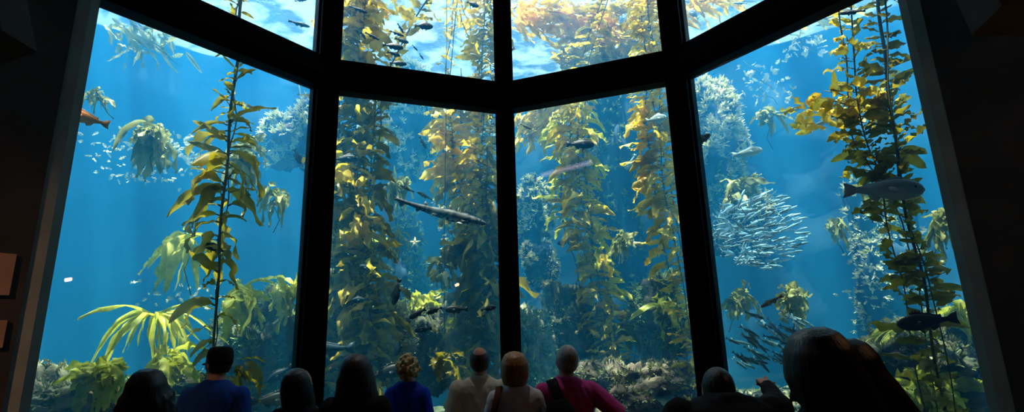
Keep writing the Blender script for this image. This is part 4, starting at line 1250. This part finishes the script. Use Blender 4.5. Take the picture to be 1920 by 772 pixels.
def fish_parts(kind):
    dep, wid, pk, ped, fork, th = KINDS_F[kind]
    body = MB()
    nx_, nr = 22, 14
    x0, x1 = -.34, .5
    vs, fs = [], []
    def prof(u):
        # u 0 tail .. 1 nose
        a = pk
        if u < a:
            t = u / a; h = ped + (dep - ped) * (math.sin((t - .5) * PI) * .5 + .5) ** .9
        else:
            t = (u - a) / (1 - a); h = dep * math.sqrt(max(0, 1 - t ** 2.1)) * (1 - .12 * t)
        return max(h, .012)
    for i in range(nx_ + 1):
        u = i / nx_
        x = x0 + (x1 - x0) * u
        h = prof(u)
        wv = wid * (h / dep) ** .9 if u < pk else wid * (h / dep) ** .75
        if u < .12: wv *= .55 + u * 3.5
        for k in range(nr):
            an = 2 * PI * k / nr
            s, c = math.sin(an), math.cos(an)
            vs.append((x, wv / 2 * (abs(c) ** .9) * (1 if c > 0 else -1), h / 2 * (s * (1.04 if s > 0 else .96)) + .012 * (1 - u)))
    for i in range(nx_):
        for k in range(nr):
            k2 = (k + 1) % nr
            fs.append((i * nr + k, (i + 1) * nr + k, (i + 1) * nr + k2, i * nr + k2))
    fs.append(tuple(range(nr))); fs.append(tuple(range((nx_ + 1) * nr - 1, nx_ * nr - 1, -1)))
    body.add(vs, fs)
    tail = MB()
    z = .012
    fan(tail, [(-.32, z + ped * .45), (-.40, z + th * .36), (-.5, z + th * .5), (-.5 + fork * .9, z + th * .16), (-.5 + fork, z), (-.5 + fork * .9, z - th * .16), (-.5, z - th * .5), (-.40, z - th * .36), (-.32, z - ped * .45)], .018)
    dorsal = MB()
    def top(x):
        return prof((x - x0) / (x1 - x0)) / 2 * 1.0
    if kind == 'sardine':
        fan(dorsal, [(.10, top(.10)), (.06, top(.06) + .06), (0, top(0) + .03), (-.02, top(-.02) - .004)], .01)
    else:
        hh = {'rockfish': .085, 'perch': .07, 'slender': .04, 'sheephead': .05, 'seabass': .07}[kind]
        o_ = []
        xs = [.24 - .055 * i for i in range(9)]
        for i, x in enumerate(xs):
            o_.append((x, top(x) + hh * (.55 + .45 * math.sin(PI * min(1, (i + 1) / 5)))))
            if i < 5 and kind in ('rockfish', 'seabass'): o_.append((x - .03, top(x - .03) + hh * .45))
        o_.append((xs[-1] - .05, top(xs[-1] - .05) + hh * .8)); o_.append((xs[-1] - .06, top(xs[-1] - .06)))
        for x in reversed(xs[1:]): o_.append((x, top(x) - .02))
        o_.append((.26, top(.26) - .005))
        n = len(o_)
        # strip the outline into a thin solid, fin rays stay one part
        t = .012
        base = [(p[0], top(p[0]) - .03) for p in o_]
        vs = [(p[0], 0.001, p[1]) for p in o_[:len(xs) + 7 if kind in ('rockfish', 'seabass') else len(xs) + 2]]
        rim = [p for p in o_ if p[1] >= top(p[0]) + .004]
        vs = []
        for p in rim: vs += [(p[0], .003, p[1]), (p[0], -.003, p[1]), (p[0], -.008, top(p[0]) - .02), (p[0], .008, top(p[0]) - .02)]
        fs = []
        for i in range(len(rim) - 1):
            a, b = i * 4, i * 4 + 4
            for k in range(4): fs.append((a + k, a + (k + 1) % 4, b + (k + 1) % 4, b + k))
        fs += [(3, 2, 1, 0), tuple(range((len(rim) - 1) * 4, len(rim) * 4))]
        dorsal.add(vs, fs)
    anal = MB()
    fan(anal, [(-.02, -top(-.02) + .02), (-.06, -top(-.06) - .06), (-.15, -top(-.15) - .05), (-.19, -top(-.19) + .012)], .012)
    pelvic = MB()
    fan(pelvic, [(.16, -top(.16) + .03), (.10, -top(.10) - .06), (.06, -top(.06) - .05), (.10, -top(.10) + .02)], .012)
    pect = []
    for s in (-1, 1):
        p = MB()
        R_ = Matrix.Translation(Vector((.20, s * wid * .42, -.02))) @ Matrix.Rotation(s * -.75, 4, 'Z') @ Matrix.Rotation(s * .3, 4, 'X')
        fan(p, [(0, .022), (-.07, .055), (-.15, .045), (-.17, 0), (-.13, -.045), (-.05, -.03), (0, -.018)], .010, side=R_)
        pect.append(p)
    eyes = []
    for s in (-1, 1):
        e = MB(); xx = .385
        hx = prof((xx - x0) / (x1 - x0)); wx = wid * (hx / dep) ** .75
        e.ellipsoid((xx, s * wx * .40, hx * .17), (.024, .012, .024), nu=8, nv=6); eyes.append(e)
    return body, tail, dorsal, anal, pelvic, pect, eyes


FISH_PROTO = {}


def fish_frame(ang, yaw, roll=0.0, az=0.0):
    """axes of a fish whose nose points at image angle ang, turned yaw degrees away from the glass"""
    a, y = math.radians(ang), math.radians(yaw)
    right = Vector((math.cos(az), -math.sin(az), 0)); into = Vector((math.sin(az), math.cos(az), 0))
    X = (right * math.cos(a) * math.cos(y) + Vector((0, 0, 1)) * math.sin(a) + into * math.sin(y) * abs(math.cos(a) if abs(math.cos(a)) > .3 else .3)).normalized()
    Z = Vector((0, 0, 1)) - X * X.z
    if Z.length < .15: Z = -into - X * (-into).dot(X)
    Z.normalize()
    Y = Z.cross(X)
    Rm = Matrix((X, Y, Z)).transposed()
    return Rm @ Matrix.Rotation(roll, 3, 'X')


def fish_mesh(kind, i, mb):
    key = (kind, i)
    if key not in FISH_PROTO: FISH_PROTO[key] = mb.mesh(kind + '_' + str(i), FM['dark'])
    return FISH_PROTO[key]


PARTS_CACHE = {}


def fish(kind, mat, label, px, py, dist, len_px, ang, yaw=0, detail=True, name=None, cat='fish', group=None, roll=0.0):
    c = at(px, py, dist); L = px_m(len_px, dist) / max(.35, abs(math.cos(math.radians(yaw))))
    if kind not in PARTS_CACHE:
        body, tail, dorsal, anal, pelvic, pect, eyes = fish_parts(kind)
        PARTS_CACHE[kind] = [(n, mb.mesh(kind + '_' + n, FM['dark'])) for n, mb in (('body', body), ('tail_fin', tail), ('dorsal_fin', dorsal), ('anal_fin', anal), ('pelvic_fin', pelvic), ('pectoral_fin', pect[0]), ('pectoral_fin', pect[1]))] + [('eye', e.mesh(kind + '_eye', M['eye'])) for e in eyes]
        one = MB()
        for mb in (body, tail, dorsal, anal): one.add(mb.v, mb.f)
        PARTS_CACHE[kind + '_one'] = one.mesh(kind, FM['dark'])
    az = math.atan2(c.x, c.y)
    Rm = fish_frame(ang, yaw, roll, az).to_4x4()
    name = name or {'rockfish': 'rockfish', 'perch': 'surfperch', 'slender': 'wrasse', 'sheephead': 'sheephead_fish', 'sardine': 'sardine', 'seabass': 'seabass'}[kind]
    if not detail:
        o = bpy.data.objects.new(name, PARTS_CACHE[kind + '_one']); COL.objects.link(o)
        o.matrix_world = Matrix.Translation(c) @ Rm @ Matrix.Scale(L, 4)
        o.material_slots[0].link = 'OBJECT'; o.material_slots[0].material = FM[mat]
        return tag(o, label, cat, group)
    root = empty(name, c, label, cat, group)
    root.matrix_world = Matrix.Translation(c) @ Rm @ Matrix.Scale(L, 4)
    for n, me in PARTS_CACHE[kind]:
        o = bpy.data.objects.new(n, me); COL.objects.link(o); o.parent = root
        if n != 'eye':
            o.material_slots[0].link = 'OBJECT'; o.material_slots[0].material = FM[mat]
    return root


for row in [
    ('slender', 'dark', 'dark blue wrasse in the first upper pane, swimming toward the second mullion', 561, 45, 8.2, 38, -6, 0),
    ('slender', 'dark', 'small dark fish half cut off at the top of the first upper pane', 564, 1, 8.4, 22, 20, 0),
    ('slender', 'dark', 'slate wrasse at the top of the second upper pane in front of yellow kelp', 672, 18, 8.0, 36, -14, 0),
    ('slender', 'dark', 'steep diving little dark wrasse among the yellow kelp of the second upper pane', 679, 64, 8.0, 24, -56, 0),
    ('slender', 'dark', 'slim dark wrasse just below and beside the diving one in the yellow kelp', 698, 68, 8.0, 30, -24, 0),
    ('perch', 'dark', 'round black fish in clear water of the second upper pane, fins frayed', 794, 49, 8.0, 38, 8, 10),
    ('slender', 'dark', 'dark sliver of a fish standing steep on the slanting kelp strand', 751, 53, 8.2, 24, -58, 0),
    ('slender', 'dark', 'slim black fish at the upper part of the fish cluster on the slanting strand', 744, 63, 8.1, 30, -18, 0),
    ('rockfish', 'dark', 'largest black rockfish of the cluster on the slanting kelp strand', 737, 87, 8.0, 40, -4, 0),
    ('rockfish', 'dark', 'black rockfish wedged between blades above the largest of the cluster', 753, 76, 8.3, 28, -15, 0),
    ('rockfish', 'dark', 'dark fish half hidden under the yellow blades over the transom', 738, 101, 8.3, 26, -14, 0),
    ('rockfish', 'dark', 'dark fish touching the transom below the fish cluster', 747, 119, 8.1, 32, 0, 0),
    ('slender', 'teal', 'tiny slate fish sloping down in clear water, the upper of two', 778, 90, 8.6, 16, -48, 0),
    ('slender', 'teal', 'tiny slate fish sloping down in clear water, the lower of two', 790, 106, 8.6, 15, -55, 0),
    ('perch', 'dark', 'stubby black fish at the top edge beside the middle mullion', 886, 8, 8.4, 27, -24, 0),
    ('perch', 'bluepale', 'pale blue perch rising in front of the amber kelp mat', 1167, 37, 9.4, 30, 56, 0),
    ('seabass', 'pale', 'pale spotted fish before the big gold clump in the third upper pane', 1111, 102, 9.6, 34, 176, 0),
    ('slender', 'teal', 'small slate fish peeping out behind the middle mullion in the third upper pane', 961, 93, 8.8, 16, 60, 0),
    ('perch', 'bluepale', 'pale round perch in the corner of the last upper pane', 1301, 27, 8.6, 26, 128, 0),
    ('slender', 'bluepale', 'pale blue fish against the transom in the last upper pane', 1388, 6, 8.6, 24, 160, 0),
    ('rockfish', 'orange', 'orange fish slipping behind the concrete pier edge', 160, 222, 6.9, 58, 172, 0),
    ('perch', 'teal', 'dark mottled perch beside the second mullion in the first pane', 557, 293, 8.6, 27, -62, 20),
    ('rockfish', 'dark', 'dark blue rockfish tucked behind the stipe of the lone olive kelp', 404, 466, 7.5, 36, 160, 0),
    ('rockfish', 'teal', 'slate rockfish low beside the second mullion, over a larger dark fish', 525, 701, 8.0, 42, 212, 0),
    ('rockfish', 'dark', 'big dark rockfish near the bottom of the first pane by the second mullion', 510, 750, 7.8, 62, 2, 0),
    ('rockfish', 'teal', 'large teal rockfish hiding in the dense olive kelp at its upper half', 648, 298, 7.9, 44, 8, 0),
    ('slender', 'drab', 'olive wrasse diving in open water before the mottled reef face', 793, 268, 8.6, 28, -62, 0),
    ('slender', 'drab', 'olive wrasse above the shark tail, the upper one of the nose to tail pair', 763, 354, 8.4, 28, 154, 0),
    ('slender', 'drab', 'olive wrasse above the shark tail, the lower one of the nose to tail pair', 796, 367, 8.4, 32, 152, 0),
    ('rockfish', 'teal', 'small dark blue rockfish in front of the dense olive kelp', 688, 503, 8.0, 26, 158, 0),
    ('rockfish', 'teal', 'blue-grey rockfish low in the dense olive kelp over the long dark hair', 676, 562, 8.0, 29, 182, 0),
    ('rockfish', 'dark', 'dark rockfish nose down with side fins spread wide', 744, 547, 8.4, 40, -104, 30),
    ('rockfish', 'dark', 'black rockfish facing the dense olive kelp, above the pale shirted man', 856, 580, 8.4, 40, 180, 0),
    ('rockfish', 'dark', 'dark fish with its nose low over the blond curls', 783, 588, 8.9, 32, 208, 0),
    ('rockfish', 'dark', 'dark fish close behind the nose low one over the blond curls', 815, 582, 9.0, 28, 200, 0),
    ('rockfish', 'teal', 'dim fish passing behind the brown kelp by the middle mullion', 916, 578, 8.6, 28, 10, 0),
    ('rockfish', 'teal', 'shadowy fish under the dark group above the blond curls', 794, 618, 9.0, 30, 186, 0),
    ('perch', 'teal', 'small bright blue fish by the pale boulder beside the blond curls', 748, 650, 8.8, 26, 240, 40),
    ('rockfish', 'dark', 'big dark fish between the long dark hair and the blond curls', 724, 700, 8.2, 66, 14, 0),
    ('seabass', 'teal', 'large blue fish sliding behind the second mullion low down', 612, 655, 7.9, 92, 180, 0),
    ('rockfish', 'dark', 'black rockfish crossing in front of the twisting yellow kelp', 1088, 271, 8.6, 52, -5, 0),
    ('slender', 'drab', 'little olive wrasse beside the middle mullion in the third pane', 986, 237, 8.6, 25, -30, 0),
    ('perch', 'pale', 'pale green perch in front of the golden mullion kelp', 1230, 223, 8.1, 38, 4, 0),
    ('rockfish', 'dark', 'dark fish half hidden in the golden mullion kelp under the pale perch', 1224, 254, 8.9, 28, 180, 0),
    ('slender', 'bluepale', 'pale blue fish nosing down beside the golden mullion kelp', 1183, 304, 9.4, 34, 236, 0),
    ('perch', 'bluepale', 'small pale fish hanging upright beside the twisting kelp', 1154, 384, 9.6, 20, 100, 30),
    ('perch', 'bluepale', 'blue fish tucked behind the middle of the twisting kelp', 1131, 431, 9.7, 22, 170, 0),
    ('perch', 'teal', 'blue fish on the shaded side of the twisting kelp', 1056, 455, 9.6, 22, 185, 0),
    ('perch', 'bluepale', 'tiny pale sliver of a fish over the purple-tinged knob', 1021, 456, 9.6, 11, 80, 60),
    ('sheephead', 'pale', 'pale fish on the gravel mound nearest the pointing man', 1249, 751, 8.5, 46, -6, 0),
    ('perch', 'bluepale', 'pale blue fish on the gravel mound behind its paler mate', 1224, 743, 8.7, 44, -20, 0),
    ('rockfish', 'dark', 'dark fish half hidden by the third mullion in the last pane', 1316, 263, 7.2, 36, 32, 0),
    ('sheephead', 'pale', 'pale greenish fish alone in the middle of the last pane', 1401, 286, 8.4, 48, 3, 0),
    ('slender', 'bluepale', 'slim silver fish high in the last pane beside the cream kelp', 1477, 208, 8.8, 38, -2, 0),
    ('slender', 'bluepale', 'slim pale fish whose nose is behind the amber kelp curl', 1545, 229, 7.8, 38, 6, 0),
    ('slender', 'dark', 'black slender fish at the top of the large dark olive kelp', 1597, 23, 6.9, 38, 166, 0),
    ('sheephead', 'sheep', 'large grey sheephead swimming across the large dark olive kelp', 1655, 357, 6.7, 100, -9, 0),
    ('slender', 'brown', 'brown wrasse slanting head down over the lower sardine shoal', 1447, 565, 7.4, 38, 206, 0),
    ('slender', 'mackerel', 'lone slim silver-sided fish above the lower sardine shoal', 1414, 591, 7.6, 30, -24, 0),
    ('rockfish', 'dark', 'black rockfish in front of the large olive kelp stipe near its foot', 1738, 603, 6.7, 70, 186, 0),
]:
    k_, m_, l_, px, py, di, ln, an, yw = row
    if 600 < px < 935 and py > 480: di = min(di, 7.75)
    fish(k_, m_, l_, px, py, di, ln, an, yw)

# the sardine ball and the darker shoal below it
r = random.Random(5)
nS = 0
while nS < 225:
    u, w = r.uniform(-1, 1), r.uniform(-1, 1)
    if u * u + w * w > 1: continue
    px, py = 1424 + 84 * u, 432 + 72 * w
    wild = u < -.25 and r.random() < .6
    an = (8 - 14 * w + r.gauss(0, 9)) + (180 if r.random() < .12 else 0) if not wild else r.uniform(-50, 60)
    fish('sardine', 'silver', 'silver sardine in the tight pale sardine ball of the last pane', px, py, 8.6 + r.uniform(-.8, .8), r.uniform(16, 25), an, r.uniform(-25, 25) if not wild else r.uniform(30, 65), detail=False, group='sardines in the pale ball', roll=r.uniform(-.3, .3))
    nS += 1
nS = 0
while nS < 74:
    u, w = r.uniform(-1, 1), r.uniform(-1, 1)
    if u * u + w * w > 1: continue
    px, py = 1448 + 88 * u, 642 + 46 * w - 14 * u
    flash = w < -.2 and u > -.2 and r.random() < .35
    an = -34 + r.gauss(0, 12) - (20 if flash else 0)
    fish('sardine', 'silver' if flash else 'mackerel', 'dark-backed sardine in the loose lower shoal beside the long-haired woman' if not flash else 'flashing silver sardine at the top of the loose lower shoal', px, py, 7.8 + r.uniform(-.5, .5), r.uniform(22, 32), an, r.uniform(-25, 30), detail=False, group='sardines in the lower shoal' if not flash else 'flashing sardines of the lower shoal')
    nS += 1


# the leopard shark
def shark():
    c = at(826, 399, 8.0)
    L = px_m(172, 8.0)
    root = empty('leopard_shark', c, 'spotted leopard shark cruising past the golden kelp near the middle mullion', 'shark')
    az = math.atan2(c.x, c.y)
    root.matrix_world = Matrix.Translation(c) @ fish_frame(-14, 0, 0, az).to_4x4() @ Matrix.Scale(L, 4)
    def mid(u):      # body centre line, tail end swings up and away
        x = -.5 + u
        return Vector((x, .035 * math.sin((1 - u) * 3.6), .02 * max(0, .45 - u) ** 1.2 * 4))
    body = MB(); vs, fs = [], []
    nx_, nr = 40, 14
    ks = [(0, .006, .010), (.06, .012, .020), (.14, .018, .030), (.22, .028, .040), (.35, .045, .060), (.5, .066, .084), (.64, .082, .096), (.76, .088, .090), (.86, .086, .070), (.93, .07, .05), (.975, .045, .03), (1, .012, .010)]
    def kk(u, j):
        for a, b in zip(ks, ks[1:]):
            if u <= b[0]:
                t = (u - a[0]) / (b[0] - a[0]); t = t * t * (3 - 2 * t)
                return a[j] + (b[j] - a[j]) * t
        return ks[-1][j]
    for i in range(nx_ + 1):
        u = i / nx_; c_ = mid(u); w, h = kk(u, 1), kk(u, 2)
        for k in range(nr):
            an = 2 * PI * k / nr
            vs.append(c_ + Vector((0, math.cos(an) * w / 2 * 1.25, math.sin(an) * h / 2 * 1.35 * (1.1 if math.sin(an) > 0 else .85))))
    for i in range(nx_):
        for k in range(nr):
            fs.append((i * nr + k, (i + 1) * nr + k, (i + 1) * nr + (k + 1) % nr, i * nr + (k + 1) % nr))
    fs.append(tuple(range(nr))); fs.append(tuple(range((nx_ + 1) * nr - 1, nx_ * nr - 1, -1)))
    body.add(vs, fs); body.build('body', FM['shark'], root)
    def fin(name, u, pts, up=1, t=.010, side=None):
        m_ = mid(u); h = kk(u, 2) / 2 * 1.35
        mb = MB()
        fan(mb, [(m_.x + p[0], m_.z + up * (h * .7 + p[1])) for p in pts], t)
        mb.v = [(a, b + m_.y, c_) for a, b, c_ in mb.v]
        mb.build(name, FM['shark'], root)
    fin('dorsal_fin', .60, [(.05, -.01), (.02, .03), (-.015, .072), (-.035, .066), (-.03, .03), (-.045, -.005)])
    fin('dorsal_fin', .34, [(.04, -.01), (.012, .025), (-.018, .056), (-.034, .05), (-.03, .02), (-.04, -.005)])
    fin('anal_fin', .27, [(.025, -.008), (-.005, .03), (-.025, .026), (-.03, -.004)], -1)
    t = MB()
    m0 = mid(.0)
    fan(t, [(-.34, .0 + mid(.16).z + .008), (-.40, mid(.1).z + .024), (-.46, mid(.04).z + .032), (-.515, m0.z + .045), (-.512, m0.z + .01), (-.49, m0.z - .006), (-.455, m0.z - .02), (-.425, mid(.08).z - .052), (-.405, mid(.1).z - .05), (-.385, mid(.12).z - .018), (-.34, mid(.16).z - .01)], .012)
    t.v = [(a, b + .02, c_) for a, b, c_ in t.v]
    t.build('tail_fin', FM['shark'], root)
    for s in (-1, 1):
        p = MB()
        R_ = Matrix.Translation(Vector((.27, s * .035, -.03))) @ Matrix.Rotation(s * (-1.1 if s < 0 else -1.1), 4, 'X') @ Matrix.Rotation(0.0, 4, 'Z')
        fan(p, [(.03, 0), (-.01, -.07), (-.06, -.115), (-.085, -.10), (-.06, -.03), (-.045, 0)], .010, side=R_)
        p.build('pectoral_fin', FM['shark'], root)
        p = MB()
        R_ = Matrix.Translation(Vector((-.05, s * .02, -.03))) @ Matrix.Rotation(s * -1.0, 4, 'X')
        fan(p, [(.025, 0), (-.01, -.035), (-.04, -.045), (-.03, 0)], .008, side=R_)
        p.build('pelvic_fin', FM['shark'], root)
        e = MB(); e.ellipsoid((.425, s * .036, .018), (.009, .005, .007), nu=8, nv=6); e.build('eye', M['eye'], root)
shark()

# orange sea star on the far pillar and the thin line hanging beside the golden kelp
def sea_star():
    c = at(778, 455, 11.0)
    root = empty('sea_star', c, 'pale orange sea star on the dim reef pillar below the shark', 'sea star')
    mb = MB()
    for k in range(5):
        a = PI / 2 + k * 2 * PI / 5
        d = Vector((math.cos(a), 0, math.sin(a)))
        mb.tube([Vector(), d * .05, d * .12], [.035, .026, .008], n=7)
    mb.ellipsoid((0, 0, 0), (.045, .03, .045))
    mb.build('body', surface_mat('star_skin', [(0.3, srgb(232, 190, 120)), (0.7, srgb(250, 226, 170))], rough=.7), root)
sea_star()
ln = MB()
q = [at(x, y, 8.9) for x, y in ((838, 150), (836, 250), (834, 350), (833, 450), (833, 560), (834, 700))]
q[0].z = WATER_Z
ln.tube(q, .007, n=6)
tag(ln.build('line', surface_mat('dark_line', [(0.3, srgb(30, 34, 30)), (0.7, srgb(46, 48, 40))]), org=None), 'thin dark line hanging straight down past the shark', 'line')
ln = MB()
q = [at(x, y, 9.6) for x, y in ((558, 140), (563, 175), (568, 210), (571, 240))]
ln.tube(q, .008, n=6)
tag(ln.build('line', surface_mat('pale_line', [(0.3, srgb(200, 205, 170)), (0.7, srgb(225, 225, 190))])), 'pale thin stem slanting down beside the second mullion high in the first pane', 'line')
